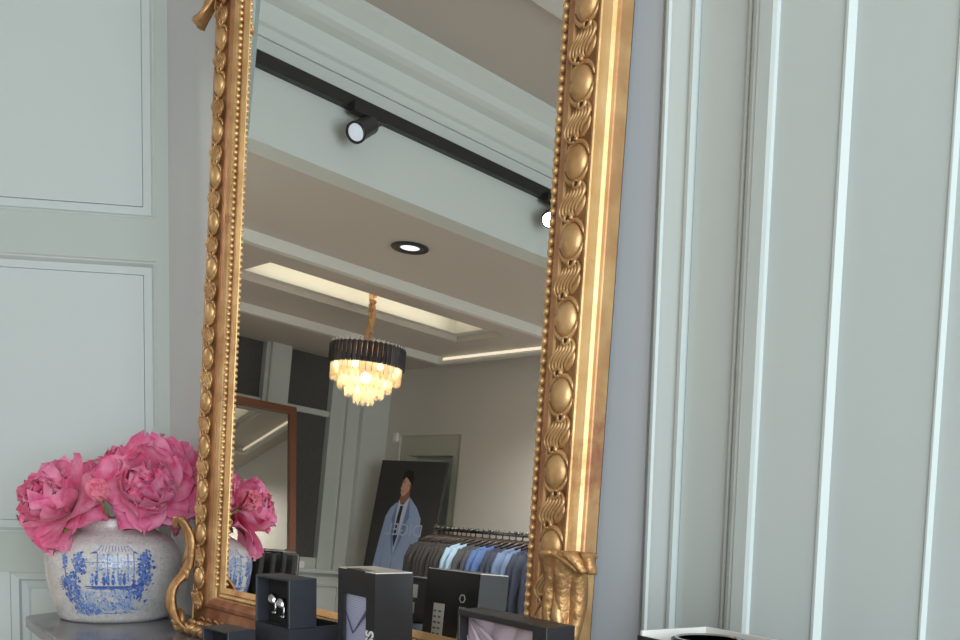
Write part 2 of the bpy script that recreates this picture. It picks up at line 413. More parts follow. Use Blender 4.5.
ring([(a, b) for a, b, c in prof], [prof[i+1][2] for i in range(len(prof)-1)], 'frame', gold)
m = MB(); m.add([mp(UL-.112, VB-.088, -.025), mp(UR+.089, VB-.088, -.025), mp(UR+.089, VT+.088, -.025), mp(UL-.112, VT+.088, -.025),
                 mp(UL-.112, VB-.088, -.029), mp(UR+.089, VB-.088, -.029), mp(UR+.089, VT+.088, -.029), mp(UL-.112, VT+.088, -.029)], [[0,1,2,3],[7,6,5,4],[0,4,5,1],[1,5,6,2],[2,6,7,3],[3,7,4,0]])
m.build('back_board', M['backing'], mir)

SIDES = [((UL, VB), (UL, VT), (-1, 0)), ((UR, VB), (UR, VT), (1, 0)), ((UL, VB), (UR, VB), (0, -1)), ((UL, VT), (UR, VT), (0, 1))]
def along(sd, s, ext):
    (a, c, o) = sd
    L = math.hypot(c[0]-a[0], c[1]-a[1]); d = ((c[0]-a[0])/L, (c[1]-a[1])/L)
    q = KL if o[0] < 0 else 1
    def P(t, ds=0, w=0): return mp(a[0]+d[0]*t+o[0]*(s+ds)*q, a[1]+d[1]*t+o[1]*(s+ds), w)
    D = T*d[0] + UP*d[1]; O = T*o[0] + UP*o[1]
    return P, D, O, L
# beads along the sight edge
m = MB()
for sd in SIDES:
    P, D, O, L = along(sd, .0145, 0); n = int(round(L/.0118))
    for i in range(n):
        m.blob(P((i+.5)*L/n, 0, .0095), (D*.0050, O*.0047, N*.0050), 8, 6)
m.build('bead_strip', M['gold_pale'], mir)
# egg and leaf carving
PITCH = .0885
def carve(sd, t0):
    P, D, O, L = along(sd, .0645, 0)
    lv, ho = MB(), MB()
    k0 = int(math.floor((-.09 - t0)/PITCH)) + 1
    t = t0 + k0*PITCH
    while t < L + .085:
        if t > -.06 and t < L+.06:
            eg = MB(); eg.blob(P(t, 0, .0205), (D*.0215, O*.0175, N*.0115), 16, 10); eg.build('egg', M['gold'], mir)
            for sg in (-1, 1):          # husk hugging the egg
                pts = [P(t + sg*.0235*math.cos(a), .0205*math.sin(a), .0225) for a in [(-1.35 + 2.7*i/8) for i in range(9)]]
                lv.tube(pts, [.001, .0022, .003, .0034, .0036, .0034, .003, .0022, .001], 6)
        c = t + PITCH/2
        if -.08 < c < L+.08:
            lv.blob(P(c, 0, .0200), (D*.0185, O*.0190, N*.0048), 12, 7)
            for j in range(6):          # flowing leaf strands in an S
                jj = j-2.5; l0, l1 = .0215-.0030*max(0, jj), .0215-.0030*max(0, -jj)
                pts = []
                for q in range(9):
                    x = -l0 + (l0+l1)*q/8
                    pts.append(P(c + x, jj*.0063*(1-.30*abs(x)/.0215) + .0065*math.sin(PI*x/.0215), .0236 + .0030*math.cos(x/.0215*PI/2)))
                lv.tube(pts, [.0009, .0017, .0023, .0026, .0022, .0026, .0023, .0017, .0009], 6)
            for sg in (-1, 1):
                # curl round a drilled eye next to the egg
                e0 = sg*.5
                pts = [P(c + sg*.0185 + .0068*(1-i/26)*math.cos(i*.42+1.2)*sg, .0055*sg + .0068*(1-i/26)*math.sin(i*.42+1.2), .0262) for i in range(15)]
                lv.tube(pts, [.0012+.0016*(1-i/16) for i in range(15)], 6)
                ho.blob(P(c + sg*.0185, .0055*sg, .0248), (D*.0042, O*.0036, N*.0026), 8, 5)
        t += PITCH
    return lv, ho
# egg rows: the left row starts at the height measured in the photo; the bottom rail is a plain worn board
L_, H_ = MB(), MB()
for sd, t0 in ((SIDES[0], .016), (SIDES[1], .050), (SIDES[3], .03)):
    a, c = carve(sd, t0)
    L_.add(a.v, a.f, 0, True); H_.add(c.v, c.f, 0, True)
P, D, O, L = along(SIDES[2], .0800, 0)
for i in range(int(L/.034)+3):
    t = -.05 + i*.034
    for q, (dx, r) in enumerate(((0, .011), (.017, .007))): L_.blob(P(t+dx, -.001*q, .026), (D*r*1.2 + O*.004, O*.0075, N*.008), 9, 6)
    L_.tube([P(t-.012, -.012, .0235), P(t, -.0165, .0255), P(t+.012, -.012, .0235)], [.0012, .0026, .0012], 6)
L_.add(H_.v, H_.f, 1, True); L_.build('leaf_carving', [M['gold'], M['eye']], mir)

# acanthus corner leaves standing proud of the corners
def bez(P, t):
    """catmull-rom through the list P"""
    n = len(P)-1; x = t*n; i = min(int(x), n-1); f = x-i
    g = lambda k: V(P[max(0, min(n, k))])
    a, b_, c, d = g(i-1), g(i), g(i+1), g(i+2)
    return .5*((2*b_) + (c-a)*f + (2*a-5*b_+4*c-d)*f*f + (3*b_-a-3*c+d)*f**3)
def corner_leaf(sideu, vert, scale=1.0):
    """sideu -1 left / +1 right; vert +1 bottom corner / -1 top corner"""
    base_v = VB-.10 if vert > 0 else VT+.10
    u0 = UL if sideu < 0 else UR
    # (s, height, w) of the strap centre, and the half width across it
    cur = [(.084, .000, .030), (.094, .022, .052), (.104, .055, .066), (.106, .090, .060), (.101, .120, .042), (.097, .150, .031), (.099, .190, .033), (.106, .222, .042), (.117, .233, .048), (.130, .228, .047), (.141, .213, .039)]
    wid = [.038, .035, .029, .025, .022, .022, .025, .031, .031, .022, .007]
    kk = 1.2 if sideu < 0 else 1.0
    def P(q): return mp(u0 + sideu*q[0]*kk, base_v + vert*q[1]*scale, q[2])
    mb = MB(); nv, nu = 44, 16
    A = (T*sideu*.93 - N*.37)          # across the strap: outwards and back
    B = (T*sideu*.37 + N*.93)          # its facing
    def fn(a, b):
        q = bez(cur, b); i = b*(len(wid)-1); k = min(int(i), len(wid)-2); w_ = wid[k]*(1-(i-k)) + wid[k+1]*(i-k)
        x = 2*a-1
        lob = 1 + .10*math.sin(b*26)*(abs(x)**2)
        ridge = .0042*math.cos(x*PI*2.5) - .011*x*x + .0022*math.sin(b*30+abs(x)*5)*abs(x)
        return P(q) + A*(x*w_*lob) + B*ridge
    mb.grid(fn, nu, nv)
    o = mb.build('corner_leaf', M['gold_leafy'], mir, solid=.007)
    # volute at the foot, gadroons running inwards from it
    f = MB()
    c = P((.095, .022, .040))
    for rr in (0,):
        pts = []
        for i in range(26):
            a = i*.5; r = .021*(1-i/30)
            pts.append(c + T*(sideu*r*math.cos(a)) + UP*(vert*r*math.sin(a)) + N*(.004+.0006*i))
        f.tube(pts, [.0085*(1-i/36) for i in range(26)], 8)
        f.blob(c + N*.016, (T*.007, UP*.007, N*.008), 8, 6)
    for i in range(6):
        p = P((.085 - .030*i, .010, .038)); f.blob(p, (T*.016 + UP*.006*vert, UP*.011*vert, N*.016), 10, 7)
    for i in range(5):
        p = P((.060 - .036*i, .026, .036)); f.blob(p, (T*.017, UP*.006, N*.007), 10, 6)
    f.build('volute', M['gold'], mir)
    # small curled leaf springing off above the volute
    g = MB()
    pts = [P(q) for q in [(.098+.017*(1-i/22)*math.cos(i*.45+2.6), .122+.017*(1-i/22)*math.sin(i*.45+2.6), .040) for i in range(18)]]
    g.tube(pts, [.0065*(1-i/26) for i in range(18)], 8)
    pts = [P(q) for q in ((.092, .215, .024), (.092, .185, .030), (.096, .160, .034), (.106, .142, .038))]
    g.tube(pts, [.004, .007, .008, .004], 8)
    g.build('leaf_scroll', M['gold'], mir)
corner_leaf(-1, 1); corner_leaf(1, 1); corner_leaf(-1, -1, 1.1); corner_leaf(1, -1, 1.1)

# ------------------------------------------------------------------ planter and peonies
VC = V((-2.318, .504, TZ))
def vprof(z):
    P = [(0, .112), (.006, .120), (.02, .1235), (.05, .134), (.09, .1435), (.125, .1475), (.15, .145), (.172, .134), (.188, .114), (.198, .094), (.203, .0855), (.209, .0835), (.222, .0845), (.227, .082)]
    for (a, r0), (b_, r1) in zip(P[:-1], P[1:]):
        if a <= z <= b_:
            f = (z-a)/(b_-a); f = f*f*(3-2*f) if False else f
            return r0+(r1-r0)*f
    return P[-1][1]
va = empty('planter', VC, 'white crackled round vase with a blue printed garden scene, holding pink peonies', 'vase')
m = MB()
pr = [(.105, 0)] + [(vprof(.227*i/46), .227*i/46) for i in range(47)] + [(.079, .226), (.076, .215), (.08, .19), (.10, .10), (.06, .03)]
m.lathe(pr, VC, 64)
cer = mat('crackle_glaze', (214, 212, 210), .22, coat=.3)
nt = cer.node_tree; bs = nt.nodes['Principled BSDF']; tc = nt.nodes.new('ShaderNodeTexCoord')
vo = nt.nodes.new('ShaderNodeTexVoronoi'); vo.feature = 'DISTANCE_TO_EDGE'; vo.inputs['Scale'].default_value = 105
nz = nt.nodes.new('ShaderNodeTexNoise'); nz.inputs['Scale'].default_value = 60; nz.inputs['Detail'].default_value = 6
nt.links.new(tc.outputs['Object'], vo.inputs['Vector']); nt.links.new(tc.outputs['Object'], nz.inputs['Vector'])
r1 = nt.nodes.new('ShaderNodeValToRGB'); r1.color_ramp.elements[0].position = 0; r1.color_ramp.elements[1].position = .05
r1.color_ramp.elements[0].color = lin((176, 174, 172)); r1.color_ramp.elements[1].color = lin((212, 209, 207))
r2 = nt.nodes.new('ShaderNodeValToRGB'); r2.color_ramp.elements[0].position = .4; r2.color_ramp.elements[1].position = .7
r2.color_ramp.elements[0].color = (1, 1, 1, 1); r2.color_ramp.elements[1].color = (.88, .875, .87, 1)
mx = nt.nodes.new('ShaderNodeMix'); mx.data_type = 'RGBA'; mx.blend_type = 'MULTIPLY'; mx.inputs['Factor'].default_value = 1
nt.links.new(vo.outputs['Distance'], r1.inputs[0]); nt.links.new(nz.outputs['Fac'], r2.inputs[0])
nt.links.new(r1.outputs[0], mx.inputs['A']); nt.links.new(r2.outputs[0], mx.inputs['B']); nt.links.new(mx.outputs['Result'], bs.inputs['Base Color'])
m.build('body', cer, va)
# transfer print: small shapes lying on the glaze. x is metres round the belly (+ = viewer's right), z height
FACE = math.atan2(EYE.y - VC.y, EYE.x - VC.x)
def onv(x, z, lift=.0006):
    r = vprof(z) + lift
    a = FACE + x/.142
    return VC + V((r*math.cos(a), r*math.sin(a), z))
BL = [mat('cobalt_print', (70, 98, 172), .3), mat('mid_blue_print', (108, 136, 196), .3), mat('pale_blue_print', (158, 178, 214), .3)]
pm = MB()
def patch(pts, c): pm.add([onv(*p) for p in pts], [list(range(len(pts)))], c)
def dab(x, z, rx, rz, c, rot=0, n=7, jag=.3, lift=.0006):
    ps = []
    for i in range(n):
        a = 2*PI*i/n; r = (1 - jag*random.random())*1.3
        dx, dz = rx*r*math.cos(a), rz*r*math.sin(a)
        ps.append((x + dx*math.cos(rot) - dz*math.sin(rot), z + dx*math.sin(rot) + dz*math.cos(rot), lift + .0002*c))
    pm.add([onv(*p) for p in ps], [list(range(n))], c)
def line(x0, z0, x1, z1, w, c):
    n = max(2, int(math.hypot(x1-x0, z1-z0)/.006)); L = math.hypot(x1-x0, z1-z0); nx, nz = -(z1-z0)/L*w/2, (x1-x0)/L*w/2
    for i in range(n):
        a, b_ = i/n, (i+1)/n
        pm.add([onv(x0+(x1-x0)*a-nx, z0+(z1-z0)*a-nz), onv(x0+(x1-x0)*b_-nx, z0+(z1-z0)*b_-nz), onv(x0+(x1-x0)*b_+nx, z0+(z1-z0)*b_+nz), onv(x0+(x1-x0)*a+nx, z0+(z1-z0)*a+nz)], [[0, 1, 2, 3]], c)
def scat(x0, x1, z0, z1, n, s, cs):
    for _ in range(n):
        dab(random.uniform(x0, x1), random.uniform(z0, z1), s*random.uniform(.5, 1.2), s*random.uniform(.4, 1), random.choice(cs), random.uniform(0, 3), 6, .5)
# pavilion roof with upturned eave, columns, balustrade
patch([(-.040, .155), (-.028, .171), (.030, .170), (.040, .158)], 1)
patch([(-.052, .1535), (-.040, .1585), (.042, .1585), (.050, .152), (.040, .1545), (-.036, .1545)], 0)
for i in range(9): line(-.026+.007*i, .158, -.022+.006*i, .170, .0012, 0)
for x in (-.034, -.014, .006, .026, .038): line(x, .095, x, .154, .0024, 1)
line(-.06, .135, .045, .137, .0016, 1); line(-.04, .144, .04, .145, .0014, 2)
scat(-.03, .03, .12, .152, 60, .0028, (1, 2, 2))
# tall trees on the left
for (tx, tz, n, sp) in ((-.104, .134, 14, .009), (-.108, .142, 8, .007), (-.076, .145, 18, .011), (-.070, .125, 26, .013), (-.085, .105, 26, .014), (-.097, .09, 22, .012), (-.10, .070, 24, .013), (-.088, .052, 34, .014), (-.070, .042, 30, .014), (-.05, .034, 20, .012), (-.082, .075, 22, .014)):
    for _ in range(n):
        dab(tx + random.gauss(0, sp*.5), tz + random.gauss(0, sp*.6), random.uniform(.002, .0052), random.uniform(.0018, .004), random.choice((0, 0, 1, 1)), random.uniform(0, 3), 6, .5)
line(-.104, .05, -.106, .135, .0022, 0); line(-.084, .06, -.078, .14, .0022, 0)
for a in range(7): line(-.104, .086, -.104+.022*math.cos(2.0+a*.3), .086+.022*math.sin(2.0+a*.3), .002, 0)
# trees on the right
for (tx, tz, n, sp) in ((.064, .148, 26, .010), (.055, .138, 18, .010), (.056, .116, 34, .013), (.066, .102, 30, .012), (.060, .088, 22, .012), (.040, .080, 24, .012), (.052, .066, 26, .013), (.068, .128, 14, .01), (.03, .066, 16, .012)):
    for _ in range(n):
        dab(tx + random.gauss(0, sp*.55), tz + random.gauss(0, sp*.6), random.uniform(.002, .0055), random.uniform(.0018, .004), random.choice((0, 0, 1)), random.uniform(0, 3), 6, .5)
line(.052, .06, .058, .15, .0024, 0)
# little figures on the terrace
for x in (-.046, -.037, -.022, -.014, -.004, .010, .018):
    h = random.uniform(.018, .026); dab(x, .088+h*.4, .0034, h*.5, random.choice((0, 1)), 0, 7, .25); dab(x+.001, .088+h+.002, .0022, .0024, 0, 0, 6, .1)
line(-.062, .083, .046, .083, .0026, 0); line(-.06, .079, .03, .078, .0018, 1)
for i in range(5): dab(-.04+.017*i, .080, .009, .004, 0, 0, 8, .4)
# hatched lawn, water and fence
scat(-.075, .04, .034, .074, 190, .0034, (2, 2, 1)); scat(-.09, .03, .022, .05, 110, .003, (1, 2)); scat(-.05, .05, .09, .135, 110, .0026, (2, 2, 1))
for i in range(8): line(.012+.003*i, .066-.006*i, .085-.002*i, .069-.0055*i, .0009, 2)
for i in range(7): line(.0+.006*i, .068-.006*i, .018+.006*i, .030, .0016, 1)
for i in range(9): line(-.07+.012*i, .026+.002*math.sin(i), -.056+.012*i, .023, .002, 1)
scat(-.095, -.035, .022, .036, 50, .0042, (0, 1))
pm.build('garden_print', BL, va)
m = MB(); m.lathe([(.0, .17), (.083, .17), (.083, .176), (0.0, .178)], VC, 24); m.build('filling', mat('dark_moss', (52, 56, 40), .9), va)

def petal_mat(name, c1, c2):
    m = bpy.data.materials.new(name); m.use_nodes = True; nt = m.node_tree; b = nt.nodes['Principled BSDF']
    tc = nt.nodes.new('ShaderNodeTexCoord'); n = nt.nodes.new('ShaderNodeTexNoise'); n.inputs['Scale'].default_value = 34; n.inputs['Detail'].default_value = 3
    nt.links.new(tc.outputs['Object'], n.inputs['Vector'])
    r = nt.nodes.new('ShaderNodeValToRGB'); r.color_ramp.elements[0].position = .36; r.color_ramp.elements[1].position = .66
    r.color_ramp.elements[0].color = lin(c1); r.color_ramp.elements[1].color = lin(c2)
    nt.links.new(n.outputs['Fac'], r.inputs[0]); nt.links.new(r.outputs[0], b.inputs['Base Color'])
    b.inputs['Roughness'].default_value = .6; b.inputs['Specular IOR Level'].default_value = .25
    b.inputs['Sheen Weight'].default_value = .25
    tr = nt.nodes.new('ShaderNodeBsdfTranslucent'); nt.links.new(r.outputs[0], tr.inputs['Color'])
    ms = nt.nodes.new('ShaderNodeMixShader'); ms.inputs[0].default_value = .3
    out = nt.nodes['Material Output']; nt.links.new(b.outputs[0], ms.inputs[1]); nt.links.new(tr.outputs[0], ms.inputs[2]); nt.links.new(ms.outputs[0], out.inputs['Surface'])
    return m
M['petal'] = petal_mat('peony_petal', (238, 106, 158), (249, 166, 200))
M['petal_in'] = petal_mat('peony_petal_inner', (224, 70, 130), (242, 126, 170))
M['petal_bud'] = petal_mat('peony_bud_petal', (240, 112, 150), (250, 168, 186))
M['sepal'] = mat('peony_sepal', (122, 138, 74), .6, var=(150, 140, 84), vscale=40)
def add_petal(mb, c, ax, ph, tilt, ln, wd, cup, ruf, rnd):
    """one petal: starts at c near the axis, leans out by tilt from the axis"""
    ax = V(ax).normalized(); a = V((0, 0, 1)) if abs(ax.z) < .9 else V((1, 0, 0))
    e1 = (a - ax*a.dot(ax)).normalized(); e2 = ax.cross(e1)
    out = e1*math.cos(ph) + e2*math.sin(ph); sd = ax.cross(out)
    p1, p2, p3 = rnd.uniform(0, 6), rnd.uniform(0, 6), rnd.uniform(-.15, .15)
    def fn(a_, b_):
        x = 2*a_-1
        w = wd*(.16+.84*math.sin(min(1, b_/.62)*PI/2)**.9) * (math.sqrt(max(0, 1-((b_-.62)/.385)**2)) if b_ > .62 else 1)
        # profile bends: tilt grows then curls back in by cup
        th = tilt*(.35+.65*b_*1.0) - cup*max(0, b_-.35)*1.3
        r = ln*b_*math.sin(th); h = ln*b_*math.cos(th)
        notch = -.05*ln*(b_**4)*math.cos(x*6+p1)
        curl = abs(x)**2*wd*.42*b_
        rf = ruf*ln*(b_**2.5)*(math.sin(x*6+p2)+.5*math.sin(x*11+p1))
        return V(c) + out*(r + math.sin(th)*notch) + ax*(h + math.cos(th)*notch) + sd*(x*w + p3*r) + (ax*math.sin(th) - out*math.cos(th))*(curl + rf)
    mb.grid(fn, 9, 9)
def peony(name, c, ax, R, label, seed, n=(9, 11, 12, 12, 9), open_=1.0, group=None, stem_to=None):
    rnd = random.Random(seed); c = V(c); ax = V(ax).normalized()
    t = empty(name, c, label, 'flower', group)
    base = c - ax*R*.42
    mo, mi = MB(), MB()
    tilts = (1.62, 1.28, .95, .62, .32); lens = (1.06, 1.02, .95, .86, .74); wds = (.46, .42, .36, .30, .24); cups = (.25, .75, .95, .85, .6)
    for L in range(5):
        mb = mo if L < 3 else mi
        for i in range(n[L]):
            ph = 2*PI*i/n[L] + L*.7 + rnd.uniform(-.22, .22)
            add_petal(mb, base + ax*R*.06*L, ax, ph, (tilts[L]+rnd.uniform(-.16, .16))*open_, R*lens[L]*rnd.uniform(.88, 1.08), R*wds[L]*rnd.uniform(.85, 1.15), cups[L]*rnd.uniform(.6, 1.25), .05 + .012*L, rnd)
    mo.build('outer_petals', M['petal'], t); mi.build('inner_petals', M['petal_in'], t)
    s = MB()
    for i in range(5): add_petal(s, base - ax*R*.05, ax, 2*PI*i/5, 1.75, R*.42, R*.16, .3, .02, rnd)
    s.build('sepals', M['sepal'], t)
    s = MB(); e = V(stem_to) if stem_to else VC + V((0, 0, .185)) + (c-VC)*V((.25, .25, 0))
    mid = (base + e)/2 + ax*(-R*.1)
    s.tube([base, mid, e], [.0045, .004, .004], 8); s.build('stem', M['sepal'], t)
    return t
def bud(name, c, ax, R, label, seed, group=None, petal='petal_bud'):
    rnd = random.Random(seed); c = V(c); ax = V(ax).normalized()
    t = empty(name, c, label, 'flower', group); base = c - ax*R*.8
    mb = MB()
    for L, (k, tl, ln, wd, cp) in enumerate(((6, .95, 1.75, .75, 1.25), (6, .8, 1.7, .7, 1.2), (5, .55, 1.6, .6, .95), (4, .3, 1.45, .5, .6))):
        for i in range(k): add_petal(mb, base, ax, 2*PI*i/k+L*.6, tl*rnd.uniform(.92, 1.08), R*ln, R*wd, cp, .03, rnd)
    mb.build('petals', M[petal], t)
    s = MB()
    for i in range(5): add_petal(s, base - ax*R*.05, ax, 2*PI*i/5, 1.05, R*.95, R*.36, .9, .02, rnd)
    s.build('sepals', M['sepal'], t)
    s = MB(); s.tube([base, (base + VC + V((0, 0, .19)))/2, VC + V((0, 0, .185))], .0035, 8); s.build('stem', M['sepal'], t)
    return t
# camera axes, to size the blooms by what a viewer at the eye sees
cr, cd, cf = V((0.53877655, 0.84211398, 0.02374586)), V((0.09608153, -0.03342042, -0.99481225)), V((-0.83695171, 0.53826305, -0.09891773))
def at(x, y, d): return EYE + (cr*((x-480)/982.334) + cd*((y-591.171)/982.334) + cf)*d
toc = lambda p: (EYE - p).normalized()
p = at(60, 500, 2.14); peony('peony', p, cr*-.62 + toc(p)*.6 + V((0, 0, .42)), .115, 'leftmost pink peony, leaning out over the rim of the vase', 3, n=(10, 11, 11, 9, 6))
p = at(149, 485, 2.13); peony('peony', p, toc(p)*.86 + V((0, 0, .20)) + cr*.1, .108, 'largest pink peony, facing forward beside the gilt frame', 11, n=(10, 13, 15, 15, 12))
p = at(99, 493, 2.06); bud('peony_bud', p, toc(p)*.7 + V((0, 0, .5)) - cr*.2, .032, 'half open pink peony bud between the two large blooms', 5)
p = at(122, 470, 2.26); peony('peony', p, cr*-.15 + toc(p)*.35 + V((0, 0, .85)), .075, 'pink peony rising behind the bud at the middle of the bunch', 17, n=(8, 9, 9, 8, 6))
p = at(174, 466, 2.27); peony('peony', p, cr*.2 + toc(p)*.25 + V((0, 0, .9)), .085, 'topmost pink peony of the bunch, tucked behind the gilt frame', 23, n=(8, 9, 9, 8, 6))
p = at(172, 484, 2.27); peony('peony', p, cf*.70 + cr*.45 + V((0, 0, .25)), .106, 'pink peony turned away at the back, seen in the mirror', 29, n=(9, 10, 9, 7, 5))
p = at(195, 488, 2.235); bud('peony_bud', p, cf*.3 + cr*.85 + V((0, 0, .15)), .042, 'pink bud with green sepals seen only in the mirror', 31)
lf = MB(); p = at(66, 530, 2.12)
add_petal(lf, at(80, 515, 2.14), (at(60, 535, 2.1)-at(80, 515, 2.14)), 0, .25, .055, .013, .3, .03, random.Random(1))
tag(lf.build('peony_leaf', M['sepal']), 'small green leaf hanging over the vase rim under the leftmost peony', 'leaf')

# ------------------------------------------------------------------ gift boxes
def frame2(a, b_):
    a, b_ = V((a[0], a[1], 0)), V((b_[0], b_[1], 0)); ex = (b_-a).normalized(); ey = V((-ex.y, ex.x, 0)); return a, ex, ey, (b_-a).length
def boxT(a, ex, ey): return lambda p: a + ex*p.x + ey*p.y + V((0, 0, p.z))
def text_mesh(txt, size, fn, name, mt, parent, extr=.0004, align='CENTER', bold=0):
    cu = bpy.data.curves.new(name, 'FONT'); cu.body = txt; cu.size = size; cu.extrude = extr; cu.offset = bold; cu.align_x = align; cu.align_y = 'CENTER'
    ob = bpy.data.objects.new(name+'_src', cu); COL.objects.link(ob)
    me = bpy.data.meshes.new_from_object(ob.evaluated_get(bpy.context.evaluated_depsgraph_get()))
    bpy.data.objects.remove(ob)
    b2 = MB(); b2.add([fn(v.co) for v in me.vertices], [list(p.vertices) for p in me.polygons])
    bpy.data.meshes.remove(me)
    return b2.build(name, mt, parent)

# tall tie box
a, ex, ey, W = frame2((-1.278, .582), (-1.161, .582)); D_ = .057; H = 1.1908
Tb = boxT(a, ex, ey)
box = empty('tie_box', a + ex*W/2 + ey*D_/2 + V((0, 0, TZ)), 'tall black tie box with a window on a lilac striped tie', 'box')
t_ = .003
wx0, wx1, wz0, wz1 = .019, .090, TZ+.022, H-.034
m = MB()
m.box((0, 0, TZ), (wx0, t_, H), T=Tb); m.box((wx1, 0, TZ), (W, t_, H), T=Tb); m.box((wx0, 0, TZ), (wx1, t_, wz0), T=Tb); m.box((wx0, 0, wz1), (wx1, t_, H), T=Tb)
m.box((0, t_, TZ), (t_, D_, H), T=Tb); m.box((W-t_, t_, TZ), (W, D_, H), T=Tb); m.box((t_, D_-t_, TZ), (W-t_, D_, H), T=Tb); m.box((t_, t_, TZ), (W-t_, D_-t_, TZ+t_), T=Tb)
m.build('carton', M['black_box'], box)
m = MB(); m.box((.001, .001, H-.001), (W-.001, D_-.001, H+.0012), T=Tb); m.box((.03, -.0004, H-.006), (W*.72, .016, H+.0016), 1, T=Tb)
m.build('top_flap', [mat('flap_painted_sheen', (236, 232, 226), .25, coat=.6), M['black_box']], box)  # white base colour stands for the reflection on the box's top
tie = empty('necktie', a + ex*(wx0+wx1)/2 + ey*.02 + V((0, 0, TZ+.02)), 'lilac striped silk tie folded inside the tall black box', 'tie')
m = MB()
def tf(u_, v_):
    x = wx0-.012 + (wx1-wx0+.024)*u_; z = wz0-.014 + (wz1-wz0+.028)*v_
    return Tb(V((x, .0085 - .004*math.sin(PI*u_), z)))
m.grid(tf, 12, 14); m.build('blade', M['lilac_tie'], tie, solid=.004)
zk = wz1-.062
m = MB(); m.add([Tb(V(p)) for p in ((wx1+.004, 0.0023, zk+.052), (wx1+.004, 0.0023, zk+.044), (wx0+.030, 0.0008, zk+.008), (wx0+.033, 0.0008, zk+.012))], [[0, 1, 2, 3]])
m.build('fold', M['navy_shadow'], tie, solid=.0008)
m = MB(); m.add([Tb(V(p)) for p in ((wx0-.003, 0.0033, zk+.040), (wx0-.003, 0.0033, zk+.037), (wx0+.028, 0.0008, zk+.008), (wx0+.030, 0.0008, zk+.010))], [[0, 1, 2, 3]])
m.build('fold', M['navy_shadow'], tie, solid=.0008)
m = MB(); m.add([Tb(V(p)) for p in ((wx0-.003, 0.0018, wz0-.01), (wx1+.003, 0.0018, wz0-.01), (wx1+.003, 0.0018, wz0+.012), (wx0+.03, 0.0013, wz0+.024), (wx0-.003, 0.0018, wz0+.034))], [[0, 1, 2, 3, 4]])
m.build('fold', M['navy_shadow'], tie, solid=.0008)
# BOSS reads upwards beside the window
cx = (wx1+W)/2 + .001
text_mesh('BOSS', .031, lambda c: Tb(V((cx - c.y, -.0008 - c.z, H-.101 + c.x*.68))), 'lettering', M['white_ink'], box, bold=.0007)
# labels on its back and a small emblem
m = MB()
yb = D_+.0008
m.box((.022, D_, H-.135), (.046, yb, H-.050), 0, T=Tb)
for i in range(9):
    for j in range(2): m.box((.024+.010*j, yb, H-.131+.0085*i), (.024+.010*j+.008*random.uniform(.6, 1), yb+.0003, H-.131+.0085*i+.003), 1, T=Tb)
m.box((.080, D_, H-.130), (.090, yb, H-.080), 0, T=Tb)
m.build('back_label', [M['sticker'], M['print']], box)
m = MB()
ce = Tb(V((.084, yb, H-.038)))
for i in range(6):
    an = i*PI/3; d = ex*math.cos(an)*.006 + V((0, 0, math.sin(an)*.006)); d2 = ex*math.cos(an+PI/3)*.006 + V((0, 0, math.sin(an+PI/3)*.006))
    m.tube([ce+d, ce+d2], .0008, 5)
for i in range(4): m.box((.079+.004*i, D_, H-.070), (.0805+.004*i, yb, H-.050), T=Tb)
m.build('emblem', M['sticker'], box)

# cufflink case standing in the open box
a, ex, ey, W = frame2((-1.428, .514), (-1.327, .528)); HL, HU = 1.0995, 1.1711
Tb = boxT(a, ex, ey); DL, DU = .084, .046
lo = empty('gift_box', a + ex*W/2 + ey*DL/2 + V((0, 0, TZ)), 'open black gift box base under the cufflink case', 'box')
m = MB()
m.box((0, 0, TZ), (W, .003, HL), T=Tb); m.box((0, DL-.003, TZ), (W, DL, HL+.004), T=Tb); m.box((0, .003, TZ), (.003, DL-.003, HL), T=Tb); m.box((W-.003, .003, TZ), (W, DL-.003, HL), T=Tb); m.box((.003, .003, TZ), (W-.003, DL-.003, TZ+.004), T=Tb)
m.build('carton', M['navy_box'], lo)
m = MB(); m.box((.0035, .0035, HL-.06), (W-.0035, DL-.0035, HL-.04), T=Tb); m.box((.003, .003, HL-.04), (.0045, DL-.003, HL), T=Tb); m.box((.0045, DL-.0045, HL-.04), (W-.003, DL-.003, HL+.003), T=Tb); m.build('velvet_pad', M['inner'], lo)
m = MB(); m.box((.02, DL, HL-.045), (.05, DL+.0006, HL-.008), T=Tb); m.build('back_label', M['sticker'], lo)
up = empty('cufflink_case', a + ex*W/2 + ey*DU/2 + V((0, 0, HL)), 'slate coloured open fronted case displaying silver cufflinks', 'box')
m = MB(); z0 = HL-.003
m.box((0, 0, z0), (.004, DU, HU), T=Tb); m.box((W-.005, 0, z0), (W, DU, HU), T=Tb); m.box((.004, 0, HU-.004), (W-.005, DU, HU), T=Tb); m.box((.004, DU-.004, z0), (W-.005, DU, HU-.004), T=Tb); m.box((.004, 0, z0), (W-.005, DU-.004, z0+.003), T=Tb)
m.build('case', M['navy_box'], up, bevel=.0012)
m = MB(); m.box((.004, .020, z0+.003), (W-.005, .024, HU-.004), T=Tb); m.build('velvet_pad', M['inner'], up)
m = MB(); m.box((.016, DU, HL+.038), (.05, DU+.0006, HU-.012), T=Tb); m.box((.012, DU, HL+.012), (.044, DU+.0006, HL+.030), T=Tb); m.build('back_label', M['sticker'], up)
